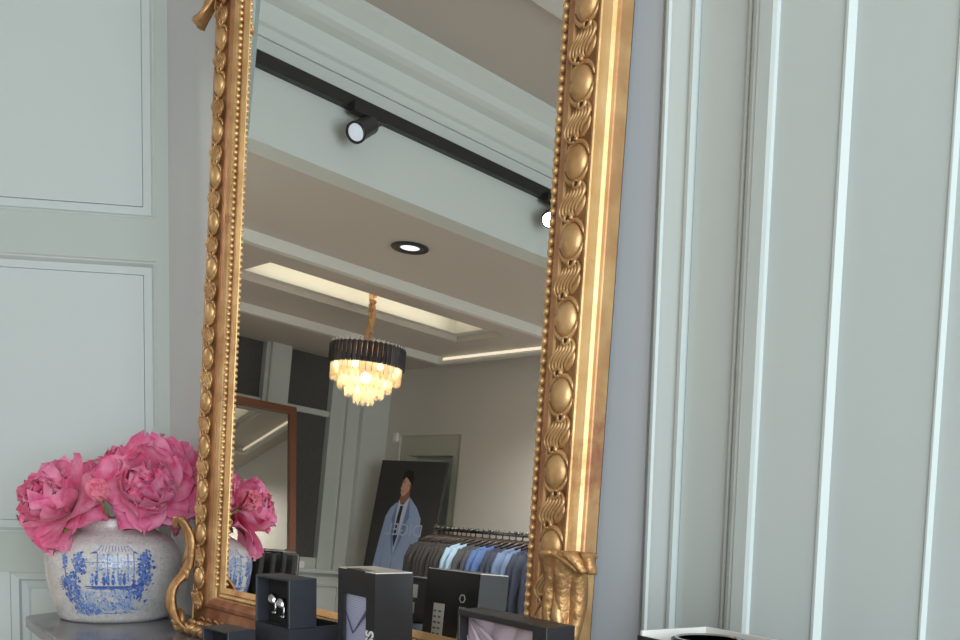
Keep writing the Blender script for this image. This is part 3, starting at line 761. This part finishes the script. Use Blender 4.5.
for i, (x, z, lb) in enumerate(((.039, HL+.037, 'polished silver cufflink on the left in the slate case'), (.064, HL+.033, 'polished silver cufflink on the right in the slate case'))):
    c = Tb(V((x, .010, z)))
    cl = empty('cufflink', c, lb, 'cufflink', 'pair of silver cufflinks')
    m = MB(); q = (ex*.75 - ey*.45 + V((0, 0, .35))).normalized()
    m.lathe([(.0005, -.003), (.0075, -.003), (.0085, -.001), (.0085, .002), (.007, .004), (.0005, .0046)], c, 20, axis=q); m.build('face', M['steel'], cl)
    m = MB(); e = c + V((0, 0, -.020)) + ex*.004
    m.tube([c, c - V((0, 0, .006)) + ex*.006, c - V((0, 0, .014)) + ex*.006, e], .0022, 8); m.build('post', M['steel'], cl)
    m = MB(); m.tube([e - ex*.008, e - ex*.003 - V((0, 0, .0008)), e + ex*.003], .0026, 8); m.build('toggle', M['steel'], cl)

# small case at the left
a, ex, ey, W = frame2((-1.468, .4445), (-1.390, .4595)); HS = 1.0905
Tb = boxT(a, ex, ey); D_ = .045
sm = empty('small_case', a + ex*W/2 + ey*D_/2 + V((0, 0, TZ)), 'small dark open fronted case in front of the gilt frame corner', 'box')
m = MB()
m.box((0, 0, TZ), (.004, D_, HS), T=Tb); m.box((W-.005, 0, TZ), (W, D_, HS), T=Tb); m.box((.004, 0, HS-.004), (W-.005, D_, HS), T=Tb); m.box((.004, D_-.004, TZ), (W-.005, D_, HS-.004), T=Tb); m.box((.004, 0, TZ), (W-.005, D_-.004, TZ+.01), T=Tb)
m.build('case', M['navy_box'], sm, bevel=.0012)
m = MB(); m.box((.004, .016, TZ+.01), (W-.005, .02, HS-.004), T=Tb); m.build('velvet_pad', M['inner'], sm)

# upright box with the mauve scarf
a, ex, ey, W = frame2((-.941, .5755), (-.772, .5755)); HP = 1.170
Tb = boxT(a, ex, ey); D_ = .036
pk = empty('scarf_box', a + ex*W/2 + ey*D_/2 + V((0, 0, TZ)), 'black upright box with an open front showing mauve folded fabric', 'box')
m = MB()
m.box((0, 0, TZ), (.004, D_, HP), T=Tb); m.box((W-.024, 0, TZ), (W, D_, HP), T=Tb); m.box((.004, 0, HP-.007), (W-.024, D_, HP), T=Tb); m.box((.004, D_-.004, TZ), (W-.024, D_, HP-.007), T=Tb); m.box((.004, 0, TZ), (W-.024, D_-.004, TZ+.012), T=Tb)
m.build('carton', M['black_box'], pk, bevel=.001)
sf = empty('pocket_square', a + ex*W/2 + ey*.01 + V((0, 0, TZ+.012)), 'mauve silk pocket square folded inside the upright black box', 'scarf')
m = MB(); x0, x1, z0, z1 = .005, W-.025, TZ+.0125, HP-.0075
def pf(u_, v_):
    x = x0+(x1-x0)*u_; z = z0+(z1-z0)*v_
    y = .014 - .004*abs(math.sin(9*(u_+.55*(1-v_)))) - .003*math.sin(5*(u_-.9*v_)+1)
    return Tb(V((x, y, z)))
m.grid(pf, 40, 30); m.build('fabric', M['mauve'], sf, solid=.002)
m = MB()
def fold(p0, p1, p2, yy):
    pts = [Tb(V((x0+(x1-x0)*q[0], yy, z0+(z1-z0)*q[1]))) for q in (p0, p1, p2)]
    m = MB(); m.tube([pts[0], (pts[0]+pts[1])/2, pts[1], (pts[1]+pts[2])/2, pts[2]], [.001, .003, .0035, .003, .001], 8, flat=(1, .6)); m.build('fold', M['mauve'], sf)
fold((.04, .97), (.22, .80), (.50, .55), .009); fold((.10, .98), (.45, .83), (.97, .72), .008); fold((.02, .85), (.12, .6), (.2, .3), .009); fold((.30, .70), (.60, .68), (.96, .55), .008)

# belt box at the right
a, ex, ey, W = frame2((-.716, .6445), (-.606, .6375)); HB = 1.170
Tb = boxT(a, ex, ey); D_ = .088
bb = empty('belt_box', a + ex*W/2 + ey*D_/2 + V((0, 0, TZ)), 'black box with white rim holding a coiled belt, right of the mirror', 'box')
m = MB()
m.box((0, 0, TZ), (W, .002, HB-.004), T=Tb); m.box((0, D_-.002, TZ), (W, D_, HB-.004), T=Tb); m.box((0, .002, TZ), (.002, D_-.002, HB-.004), T=Tb); m.box((W-.002, .002, TZ), (W, D_-.002, HB-.004), T=Tb); m.box((.002, .002, TZ), (W-.002, D_-.002, TZ+.004), T=Tb)
m.build('carton', M['black_box'], bb)
m = MB(); r = .005
m.box((.002, .002, TZ+.004), (r, D_-.002, HB+.001), T=Tb); m.box((W-r, .002, TZ+.004), (W-.002, D_-.002, HB+.001), T=Tb); m.box((r, D_-r, TZ+.004), (W-r, D_-.002, HB+.001), T=Tb); m.box((r, .002, TZ+.004), (W-r, r, HB-.004), T=Tb)
m.box((r, r, HB-.022), (W-r, D_-r, HB-.018), T=Tb)
m.build('white_liner', M['white_card'], bb)
bl = empty('belt', Tb(V((W*.5, D_*.5, HB-.018))), 'black leather belt coiled inside the white lined box', 'belt')
m = MB(); c = Tb(V((W*.50, D_*.46, HB-.018)))
vs = []; nn = 110
for i in range(nn):
    an = i*.25; rr = .034 - .0007*i*.22
    for dz, dr in ((0, 0), (.0155, 0), (.0155, .0026), (0, .0026)): vs.append(c + V(((rr+dr)*math.cos(an), (rr+dr)*math.sin(an), dz)))
m.add(vs, [[i*4+k, i*4+(k+1) % 4, (i+1)*4+(k+1) % 4, (i+1)*4+k] for i in range(nn-1) for k in range(4)] + [[0, 1, 2, 3], [nn*4-1, nn*4-2, nn*4-3, nn*4-4]]); m.build('strap', M['belt'], bl)
m = MB(); m.lathe([(.0285, .0158), (.031, .0158), (.031, .0172), (.0285, .0172), (.0285, .0158)], c, 48); m.build('edge_ring', M['steel'], bl)

# ------------------------------------------------------------------ things seen in the mirror
# track and spots on the bulkhead
tr = empty('light_track', (XB+.02, -1.2, 2.912), 'black lighting track along the pale bulkhead', 'light')
m = MB(); m.box((XB, YFAR+.02, 2.887), (XB+.035, 1.0, 2.936)); m.build('rail', M['black_metal'], tr)
lens = mat('lit_lens', (60, 62, 64), .3, emit=(226, 236, 246), estr=.78)
def spot(y, lb):
    o = empty('spotlight', (XB+.05, y, 2.887), lb, 'light', 'black track spotlights')
    m = MB(); m.box((XB-.001+.036, y-.075, 2.862), (XB+.075, y+.075, 2.9)); m.build('adapter', M['black_metal'], o)
    m = MB(); d = V((.35, .74, -.58)).normalized(); c = V((XB+.09, y+.04, 2.80))
    m.tube([V((XB+.06, y-.02, 2.862)), V((XB+.08, y, 2.84)), c], .012, 8); m.build('arm', M['black_metal'], o)
    m = MB(); m.lathe([(.02, -.07), (.036, -.066), (.038, .05), (.041, .052), (.041, .066), (.034, .066), (.032, .056)], c, 24, axis=d); m.build('housing', M['black_metal'], o)
    m = MB(); m.lathe([(.001, .0565), (.032, .0565), (.032, .060), (.001, .060)], c, 24, axis=d); m.build('lens', lens, o)
    return o
spot(-.63, 'black track spotlight nearest the mirror, on the bulkhead rail'); spot(-1.72, 'black track spotlight further along the rail, half hidden by the frame')
for (x, y) in ((-3.955, -1.308), (-3.955, -2.75), (-3.955, .1)):  # the last two are unseen, run strong to brighten the mirrored room
    o = empty('downlight', (x, y, ZLOW), 'round black rimmed ceiling downlight in the low ceiling', 'light', 'ceiling downlights')
    m = MB(); m.lathe([(.045, -.001), (.088, -.001), (.092, -.006), (.088, -.010), (.050, -.008), (.045, -.001)], (x, y, ZLOW), 32); m.build('rim', M['black_metal'], o)
    m = MB(); m.lathe([(.001, -.004), (.047, -.004), (.047, -.001), (.001, -.001)], (x, y, ZLOW), 24); m.build('lens', mat('downlight_lens', (255, 255, 255), .3, emit=(240, 246, 255), estr=1.2), o)

# chandelier
CX, CY = -5.07, -1.915
ch = empty('chandelier', (CX, CY, 2.05), 'tiered crystal chandelier with a dark glass drum hanging under the lit recess', 'chandelier')
m = MB(); m.tube([(CX+.01*math.sin(i*.9), CY+.012*math.sin(i*.6), 2.83-.43*i/14) for i in range(15)], .017, 10)
for i in range(40):
    z = 2.83-.43*i/40; a = i*1.9; m.blob((CX+.016*math.cos(a), CY+.016*math.sin(a), z), ((.010, 0, 0), (0, .010, 0), (0, 0, .014)), 6, 4)
m.build('chain_sleeve', mat('gold_cord', (184, 142, 96), .5, metal=.2), ch)
m = MB(); m.lathe([(.002, 2.38), (.218, 2.372), (.218, 2.38), (.002, 2.39)], (CX, CY, 0), 40); m.build('top_plate', M['gold_dark'], ch)
m = MB()
for i in range(44):
    a = 2*PI*i/44; c = V((CX+.222*math.cos(a), CY+.222*math.sin(a), 0)); o = V((math.cos(a), math.sin(a), 0)); s_ = V((-o.y, o.x, 0))
    pts = [c - s_*.0145, c + o*.010, c + s_*.0145, c - o*.007]
    m.add([p + V((0, 0, 2.26)) for p in pts] + [p + V((0, 0, 2.38)) for p in pts], [[0,1,5,4],[1,2,6,5],[2,3,7,6],[3,0,4,7],[3,2,1,0],[4,5,6,7]])
m.build('drum_prisms', mat('smoked_glass', (54, 52, 58), .12, coat=.5), ch)
for i in range(44):
    a = 2*PI*i/44; c = V((CX+.220*math.cos(a), CY+.220*math.sin(a), 2.38)); m = MB(); m.tube([c, c + V((0, 0, .022))], [.007, .003], 6); m.build('finial', M['chrome'], ch)
cg = bpy.data.materials.new('crystal'); cg.use_nodes = True; nt = cg.node_tree; nt.nodes.remove(nt.nodes['Principled BSDF'])
g1 = nt.nodes.new('ShaderNodeBsdfTranslucent'); g1.inputs['Color'].default_value = (1, .94, .82, 1)
g2 = nt.nodes.new('ShaderNodeBsdfGlossy'); g2.inputs['Roughness'].default_value = .08
g3 = nt.nodes.new('ShaderNodeBsdfTransparent'); g3.inputs['Color'].default_value = (1, .95, .86, 1)
x1_ = nt.nodes.new('ShaderNodeMixShader'); x1_.inputs[0].default_value = .35; x2_ = nt.nodes.new('ShaderNodeMixShader'); x2_.inputs[0].default_value = .45
nt.links.new(g1.outputs[0], x1_.inputs[1]); nt.links.new(g2.outputs[0], x1_.inputs[2]); nt.links.new(x1_.outputs[0], x2_.inputs[1]); nt.links.new(g3.outputs[0], x2_.inputs[2]); nt.links.new(x2_.outputs[0], nt.nodes['Material Output'].inputs['Surface'])
for (r, n, zt, zb) in ((.205, 34, 2.275, 2.165), (.155, 26, 2.23, 2.115), (.11, 18, 2.17, 2.075), (.055, 10, 2.12, 2.035)):
    m = MB()
    for i in range(n):
        a = 2*PI*i/n; c = V((CX+r*math.cos(a), CY+r*math.sin(a), 0)); o = V((math.cos(a), math.sin(a), 0)); s_ = V((-o.y, o.x, 0)); h = zt-zb
        pts = [c - s_*.018, c + o*.012, c + s_*.018, c - o*.012]
        m.add([c + V((0, 0, zt))] + [p + V((0, 0, zt-.014)) for p in pts] + [c + (p-c)*.9 + V((0, 0, zb+.014)) for p in pts] + [c + V((0, 0, zb))],
              [[0,1,2],[0,2,3],[0,3,4],[0,4,1],[1,5,6,2],[2,6,7,3],[3,7,8,4],[4,8,5,1],[5,9,6],[6,9,7],[7,9,8],[8,9,5]])
    m.build('crystal_tier', cg, ch)
bulb = mat('lit_bulb', (255, 240, 210), .4, emit=(255, 226, 170), estr=4.5)
for i in range(8):
    a = 2*PI*i/8+.2; m = MB(); m.blob((CX+.195*math.cos(a), CY+.195*math.sin(a), 2.245), ((.017, 0, 0), (0, .017, 0), (0, 0, .022)), 10, 7); m.build('bulb', bulb, ch)
for i in range(4):
    a = 2*PI*i/4+.2; m = MB(); m.blob((CX+.135*math.cos(a), CY+.135*math.sin(a), 2.19), ((.015, 0, 0), (0, .015, 0), (0, 0, .02)), 10, 7); m.build('bulb', bulb, ch)
# LED strip in the recess
led = mat('led_strip', (255, 255, 255), .4, emit=(255, 226, 176), estr=1.3)
m = MB(); m.box((RX1-.012, RY0+.01, ZLOW+.05), (RX1-.004, RY1-.01, ZLOW+.065))
o = m.build('led_strip', led); tag(o, 'warm light strip inside the ceiling recess above the chandelier', 'light')
m = MB(); m.box((-5.8, -3.118, ZLOW-.034), (-4.5, -3.113, ZLOW-.016)); o = m.build('led_strip', mat('led_strip_far', (255, 255, 255), .4, emit=(255, 236, 204), estr=.8)); tag(o, 'warm light line along the far ceiling moulding', 'light')

# poster of a man in a light blue suit, leaning in front of the door
PB0, PB1, PTOP = V((-6.44, -2.93, 0)), V((-5.80, -3.06, 0)), 1.868
def pp(x, z, off=0):
    """x 0..1 left to right as one faces the poster (from +Y side, X falls), z metres up along it"""
    lean = .20; f = z/PTOP
    p = PB1 + (PB0-PB1)*x + V((0, -lean*f, z)); nrm = V((0, PTOP, lean)).normalized()
    return p + nrm*off
po = empty('poster', (PB0+PB1)/2, 'dark poster of a man in a pale blue suit leaning by the door', 'poster')
m = MB(); m.add([pp(0, 0), pp(1, 0), pp(1, PTOP), pp(0, PTOP), pp(0, 0, -.02), pp(1, 0, -.02), pp(1, PTOP, -.02), pp(0, PTOP, -.02)], [[0,1,2,3],[7,6,5,4],[0,4,5,1],[1,5,6,2],[2,6,7,3],[3,7,4,0]])
m.build('board', mat('poster_black', (62, 60, 60), .5), po)
PC = {'suit': mat('poster_suit', (150, 170, 206), .7), 'suit2': mat('poster_suit_shade', (112, 132, 174), .7), 'skin': mat('poster_skin', (208, 160, 140), .7), 'skin2': mat('poster_skin_dark', (150, 102, 88), .7), 'hair': mat('poster_hair', (40, 34, 32), .7), 'shirt': mat('poster_shirt', (196, 204, 222), .7), 'tie': mat('poster_tie', (44, 46, 62), .7)}
# the poster's x is mirrored so that it reads right to someone facing it; zero = figure's axis
def pdraw(name, pts, c, k):
    m = MB(); m.add([pp(x, z, .0006*k) for x, z in pts], [list(range(len(pts)))]); m.build(name, PC[c], po)
def flip(L):
    r = []
    for x, z in L:
        if z > 1.455: r.append((1-(.455+(x-.44)*.70), 1.59+(z-1.47)*.66))
        else: r.append((1-(.46+(x-.47)*.92), z+.125 if z > .9 else z*1.14))
    return r
# coordinates as seen in the mirror (x from the mirror-left edge)
pdraw('neck', flip([(.37, 1.40), (.40, 1.62), (.52, 1.60), (.55, 1.42)]), 'skin2', 1)
pdraw('face', flip([(.34, 1.62), (.335, 1.58), (.315, 1.565), (.335, 1.545), (.335, 1.515), (.36, 1.475), (.41, 1.47), (.50, 1.53), (.53, 1.60), (.50, 1.70), (.42, 1.735), (.36, 1.70)]), 'skin', 2)
pdraw('hair', flip([(.345, 1.66), (.33, 1.70), (.36, 1.755), (.43, 1.785), (.53, 1.765), (.575, 1.69), (.565, 1.60), (.53, 1.565), (.515, 1.63), (.45, 1.675), (.40, 1.70), (.37, 1.665)]), 'hair', 3)
pdraw('ear', flip([(.50, 1.60), (.525, 1.63), (.55, 1.60), (.53, 1.55)]), 'skin2', 4)
pdraw('brow', flip([(.345, 1.648), (.375, 1.655), (.41, 1.645), (.375, 1.642)]), 'hair', 4)
pdraw('eye', flip([(.355, 1.628), (.375, 1.633), (.395, 1.625), (.375, 1.620)]), 'hair', 4)
pdraw('mouth', flip([(.345, 1.532), (.365, 1.538), (.395, 1.53), (.365, 1.522)]), 'skin2', 4)
pdraw('suit_jacket', flip([(.36, 1.42), (.26, 1.37), (.20, 1.30), (.16, 1.10), (.12, .85), (.10, .55), (.16, .50), (.22, .50), (.22, .30), (.72, .30), (.73, .52), (.80, .52), (.84, .80), (.83, 1.10), (.79, 1.30), (.70, 1.38), (.56, 1.46), (.52, 1.38), (.44, 1.30)]), 'suit', 2)
pdraw('shirt', flip([(.38, 1.44), (.37, 1.30), (.43, 1.02), (.50, 1.26), (.555, 1.47), (.47, 1.40), (.42, 1.40)]), 'shirt', 3)
pdraw('necktie', flip([(.42, 1.39), (.40, 1.30), (.39, 1.14), (.425, 1.06), (.455, 1.15), (.455, 1.30), (.47, 1.39)]), 'tie', 4)
pdraw('lapel', flip([(.365, 1.42), (.31, 1.28), (.335, 1.25), (.315, 1.22), (.425, .98), (.375, 1.22)]), 'suit2', 4)
pdraw('lapel', flip([(.56, 1.46), (.60, 1.30), (.57, 1.27), (.59, 1.24), (.44, .98), (.515, 1.24)]), 'suit2', 4)
pdraw('sleeve_edge', flip([(.255, 1.12), (.245, .80), (.225, .52), (.235, .52), (.26, .80)]), 'suit2', 4)
pdraw('sleeve_edge', flip([(.715, 1.12), (.725, .80), (.735, .52), (.725, .52), (.71, .80)]), 'suit2', 4)
pdraw('trousers', flip([(.24, .30), (.70, .30), (.68, .02), (.27, .02)]), 'suit2', 2)
pdraw('jacket_opening', flip([(.435, .98), (.42, .70), (.44, .45), (.46, .45), (.45, .72)]), 'tie', 4)
text_mesh('DIGEL', .135, lambda c: pp(.46 + c.x*1.25/.82, 1.325 + c.y, .006 + c.z), 'lettering', mat('poster_lettering', (176, 188, 212), .5), po, extr=.0003)

# small white emergency light above the door corner
m = MB(); m.box((-6.63, YFAR, 2.05), (-6.575, YFAR+.03, 2.125)); tag(m.build('wall_lamp', M['white_card'], bevel=.008), 'small white box lamp at the door corner on the far wall', 'light')
# white switch on the sill
m = MB(); m.box((XWIN+.002, -2.68, .956), (XWIN+.045, -2.61, 1.01)); tag(m.build('sensor_box', M['white_card'], bevel=.006), 'small white box standing on the window sill', 'box')

# leaning brown framed mirror in front of the windows
bmr = empty('leaning_mirror', (-6.3, -1.85, 0), 'brown wooden framed mirror leaning in front of the blinds', 'mirror')
BY0, BY1, BT = -2.36, -1.42, 2.155
def bp_(y, z, off=0): return V((-6.22 - .34*z/BT + off, y, z))
m = MB()
fw = .055
for (y0, y1, z0, z1) in ((BY0, BY0+fw, 0, BT), (BY1-fw, BY1, 0, BT), (BY0+fw, BY1-fw, BT-fw, BT), (BY0+fw, BY1-fw, 0, fw)):
    m.add([bp_(y0, z0), bp_(y1, z0), bp_(y1, z1), bp_(y0, z1), bp_(y0, z0, .03), bp_(y1, z0, .03), bp_(y1, z1, .03), bp_(y0, z1, .03)], [[0,1,2,3],[7,6,5,4],[0,4,5,1],[1,5,6,2],[2,6,7,3],[3,7,4,0]])
m.build('frame', mat('brown_wood', (122, 76, 52), .45), bmr)
m = MB(); q = [(BY0+fw, fw), (BY1-fw, fw), (BY1-fw, BT-fw), (BY0+fw, BT-fw)]
m.add([bp_(y, z, .012) for y, z in q] + [bp_(y, z, .004) for y, z in q], [[0,1,2,3],[7,6,5,4],[0,4,5,1],[1,5,6,2],[2,6,7,3],[3,7,4,0]]); m.build('glass', M['mirror_old'], bmr)
# low chrome rack with dark trousers in front of it
rk = empty('trouser_rack', (-5.9, -1.85, 0), 'low chrome rack of dark trousers before the leaning mirror', 'rack')
m = MB(); m.tube([(-5.9, -1.55, 0), (-5.9, -1.55, 1.07), (-5.9, -1.6, 1.09), (-5.9, -2.05, 1.09), (-5.9, -2.09, 1.07), (-5.9, -2.09, 0)], .012, 8)
m.tube([(-5.65, -2.09, .02), (-6.12, -2.09, .02)], .012, 8); m.tube([(-5.65, -1.55, .02), (-6.12, -1.55, .02)], .012, 8); m.build('rail', M['chrome'], rk)
dk = mat('charcoal_wool', (44, 45, 48), .9)
for i in range(5):
    y = -1.64 - .08*i; m = MB()
    def tf(u_, v_, y=y, i=i): return V((-5.9 + (.16+.02*math.sin(i))*math.cos(PI*u_)*(1-.15*v_), y + .012*math.sin(u_*9+i) , 1.075 - .02*math.sin(PI*u_)*0 - .5*v_))
    m.grid(tf, 8, 8); tag(m.build('trousers', dk, solid=.03), 'dark trousers hanging on the low chrome rack', 'trousers', 'trousers on the low rack')

# clothes rail along the far wall
RYY, RZ = -2.9, 1.352
cr_ = empty('clothes_rail', (-4.6, RYY, 0), 'chrome clothes rail with jackets and shirts along the far wall', 'rail')
m = MB(); m.tube([(-5.46, RYY, RZ), (-3.7, RYY, RZ)], .013, 10); m.build('bar', M['chrome'], cr_)
for x in (-5.44, -3.72):
    m = MB(); m.tube([(x, RYY, .02), (x, RYY, RZ+.03)], .014, 10); m.tube([(x, RYY-.25, .015), (x, RYY+.25, .015)], .014, 8); m.build('upright', M['chrome'], cr_)
def garment(x, colr, tilt, ht, name, label, cat, group, first={}):
    key = (name, colr)
    if key in first:
        o = copy_tree(first[key])
        o.location = (x, RYY, RZ-.06); o.rotation_euler = (0, 0, tilt); o['label'] = label
        return o
    t = empty(name, (0, 0, 0), label, cat, group); mt = M[colr]
    m = MB(); w = .23
    prof_ = [(0, .055, .05), (-.012, .09, .052), (-.03, .15, .056), (-.055, .205, .06), (-.09, .225, .062), (-.16, .225, .066), (-.3, .212, .07), (-.45, .208, .066), (-.62, .225, .06), (-ht, .232, .05)]
    seg = 20; vs = []
    for z, hw, th in prof_:
        for k in range(seg):
            a = 2*PI*k/seg; vs.append(V((th*.5*math.sin(a)*(1+.15*math.cos(2*a)), hw*math.copysign(abs(math.cos(a))**.7, math.cos(a)), z)))
    n = len(prof_)
    m.add(vs, [[i*seg+k, i*seg+(k+1) % seg, (i+1)*seg+(k+1) % seg, (i+1)*seg+k] for i in range(n-1) for k in range(seg)] + [list(range(seg)), list(range((n-1)*seg, n*seg))[::-1]], 0, True)
    m.v = [(p[0]*.6, p[1], p[2]) for p in m.v]
    m.build('body', mt, t)
    for sg in (-1, 1):
        m = MB(); m.tube([(0, sg*.20, -.075), (.012, sg*.232, -.16), (.02, sg*.245, -.35), (.03, sg*.24, -.55), (.03, sg*.235, -.60)], [.035, .047, .046, .038, .036], 10, flat=(.8, 1)); m.v = [(p[0]*.55, p[1], p[2]) for p in m.v]; m.build('sleeve', mt, t)
    m = MB()
    for sg in (-1, 1):
        m.add([V(p) for p in ((.030, sg*.05, .004), (.036, sg*.09, -.04), (.040, sg*.065, -.09), (.041, sg*.075, -.11), (.042, sg*.008, -.30), (.036, sg*.02, -.12))], [[0, 1, 2, 3, 4, 5]])
    m.v = [(p[0]*.6, p[1], p[2]) for p in m.v]
    m.build('lapels' if name == 'suit_jacket' else 'collar', mt, t, solid=.004)
    m = MB(); m.tube([(0, -.17, -.035), (0, -.09, .0), (0, 0, .018), (0, .09, .0), (0, .17, -.035)], [.009, .011, .012, .011, .009], 8); m.tube([(0, 0, .018), (0, 0, .055), (0, .014, .070), (0, .0, .078), (0, -.014, .070)], .004, 6)
    m.build('hanger', M['hanger'], t)
    t.location = (x, RYY, RZ-.06); t.rotation_euler = (0, 0, tilt); first[key] = t
    return t
M['hanger'] = mat('dark_hanger', (52, 40, 34), .4)
M['charcoal'] = mat('charcoal_suiting', (58, 56, 56), .9); M['skyshirt'] = mat('pale_blue_cotton', (150, 176, 198), .8); M['grey_dark'] = mat('dark_grey_suiting', (70, 70, 74), .9)
M['blue'] = mat('blue_suiting', (74, 100, 148), .85); M['navy'] = mat('navy_suiting', (50, 56, 72), .9); M['slate'] = mat('slate_blue_suiting', (98, 116, 146), .85)
xs = -5.39
plan = [('charcoal', 'suit_jacket')]*8 + [('skyshirt', 'shirt')]*2 + [('grey_dark', 'suit_jacket')]*2 + [('blue', 'suit_jacket')]*2 + [('navy', 'suit_jacket')]*2 + [('slate', 'suit_jacket')]*2 + [('navy', 'suit_jacket')]*3
words_ = {'charcoal': 'charcoal', 'skyshirt': 'pale blue', 'grey_dark': 'dark grey', 'blue': 'bright blue', 'navy': 'navy', 'slate': 'slate blue'}
for i, (cname, kind) in enumerate(plan):
    step = {'charcoal': .046, 'skyshirt': .07}.get(cname, .062)
    garment(xs, cname, .12 + .05*math.sin(i*2.1), .74, kind, '%s %s hanging on the chrome rail by the far wall' % (words_[cname], 'suit jacket' if kind == 'suit_jacket' else 'cotton shirt'), 'jacket' if kind == 'suit_jacket' else 'shirt', '%s garments on the rail' % words_[cname])
    xs += step
# chrome hanger hooks lining the rail
m = MB()
for i in range(34): m.tube([(-5.40+.05*i, RYY-.02, RZ+.006), (-5.40+.05*i, RYY, RZ+.020), (-5.40+.05*i, RYY+.02, RZ+.006)], .006, 6)
m.build('hook_row', M['chrome'], cr_)

# ------------------------------------------------------------------ light
W_ = bpy.data.worlds.new('sky'); SC.world = W_; W_.use_nodes = True
bg = W_.node_tree.nodes['Background']; bg.inputs[0].default_value = (.80, .92, 1.0, 1); bg.inputs[1].default_value = .5
def area(name, loc, rot, sx, sy, e, col):
    l = bpy.data.lights.new(name, 'AREA'); l.shape = 'RECTANGLE'; l.size = sx; l.size_y = sy; l.energy = e; l.color = col
    o = bpy.data.objects.new(name, l); COL.objects.link(o); o.location = loc; o.rotation_euler = rot; return o
# daylight arriving through the shop window in the right wall
area('window_daylight', (XR+.15, (WY0+WY1)/2, (WZ0+WZ1)/2), (0, PI/2, 0), WZ1-WZ0, WY1-WY0, 120, (.88, .96, 1.0))
def point(name, loc, e, col, r=.05):
    l = bpy.data.lights.new(name, 'POINT'); l.energy = e; l.color = col; l.shadow_soft_size = r
    o = bpy.data.objects.new(name, l); COL.objects.link(o); o.location = loc; return o
point('chandelier_glow', (CX, CY, 2.2), 6, (1, .80, .52), .03)
area('recess_glow', ((RX0+RX1)/2, (RY0+RY1)/2, ZLOW+.03), (PI, 0, 0), .34, 1.45, 3, (1, .88, .68))
def sspot(loc, d, e, size):
    l = bpy.data.lights.new('spot_beam', 'SPOT'); l.energy = e; l.spot_size = size; l.spot_blend = .6; l.color = (1, .97, .92); l.shadow_soft_size = .03
    o = bpy.data.objects.new('spot_beam', l); COL.objects.link(o); o.location = loc; o.rotation_euler = V(d).to_track_quat('-Z', 'Y').to_euler()
sspot((-3.955, -1.308, ZLOW-.02), (0, 0, -1), 85, 2.5); sspot((-3.955, -2.75, ZLOW-.02), (0, 0, -1), 135, 2.5); sspot((-3.955, .1, ZLOW-.02), (0, 0, -1), 120, 2.5)
for y in (-.63, -1.72):
    d = V((.35, .74, -.58)).normalized(); sspot(V((XB+.09, y+.04, 2.80)) + d*.07, d, 16, .9)

# ------------------------------------------------------------------ camera and view
cam = bpy.data.cameras.new('camera'); co = bpy.data.objects.new('camera', cam); COL.objects.link(co)
cam.sensor_width = 36; cam.sensor_fit = 'HORIZONTAL'; cam.lens = 982.334*36/960; cam.shift_y = (591.171-320)/960; cam.clip_start = .05
R = Matrix((cr, -cd, -cf)).transposed()
co.matrix_world = Matrix.Translation(EYE) @ R.to_4x4()
SC.camera = co
SC.view_settings.view_transform = 'Standard'; SC.view_settings.look = 'None'; SC.view_settings.gamma = 1; SC.view_settings.exposure = 0
SC.view_settings.use_curve_mapping = False
SC.cycles.use_denoising = True
SC.cycles.max_bounces = 12; SC.cycles.diffuse_bounces = 6; SC.cycles.glossy_bounces = 6; SC.cycles.transparent_max_bounces = 16
SC.cycles.sample_clamp_indirect = 6
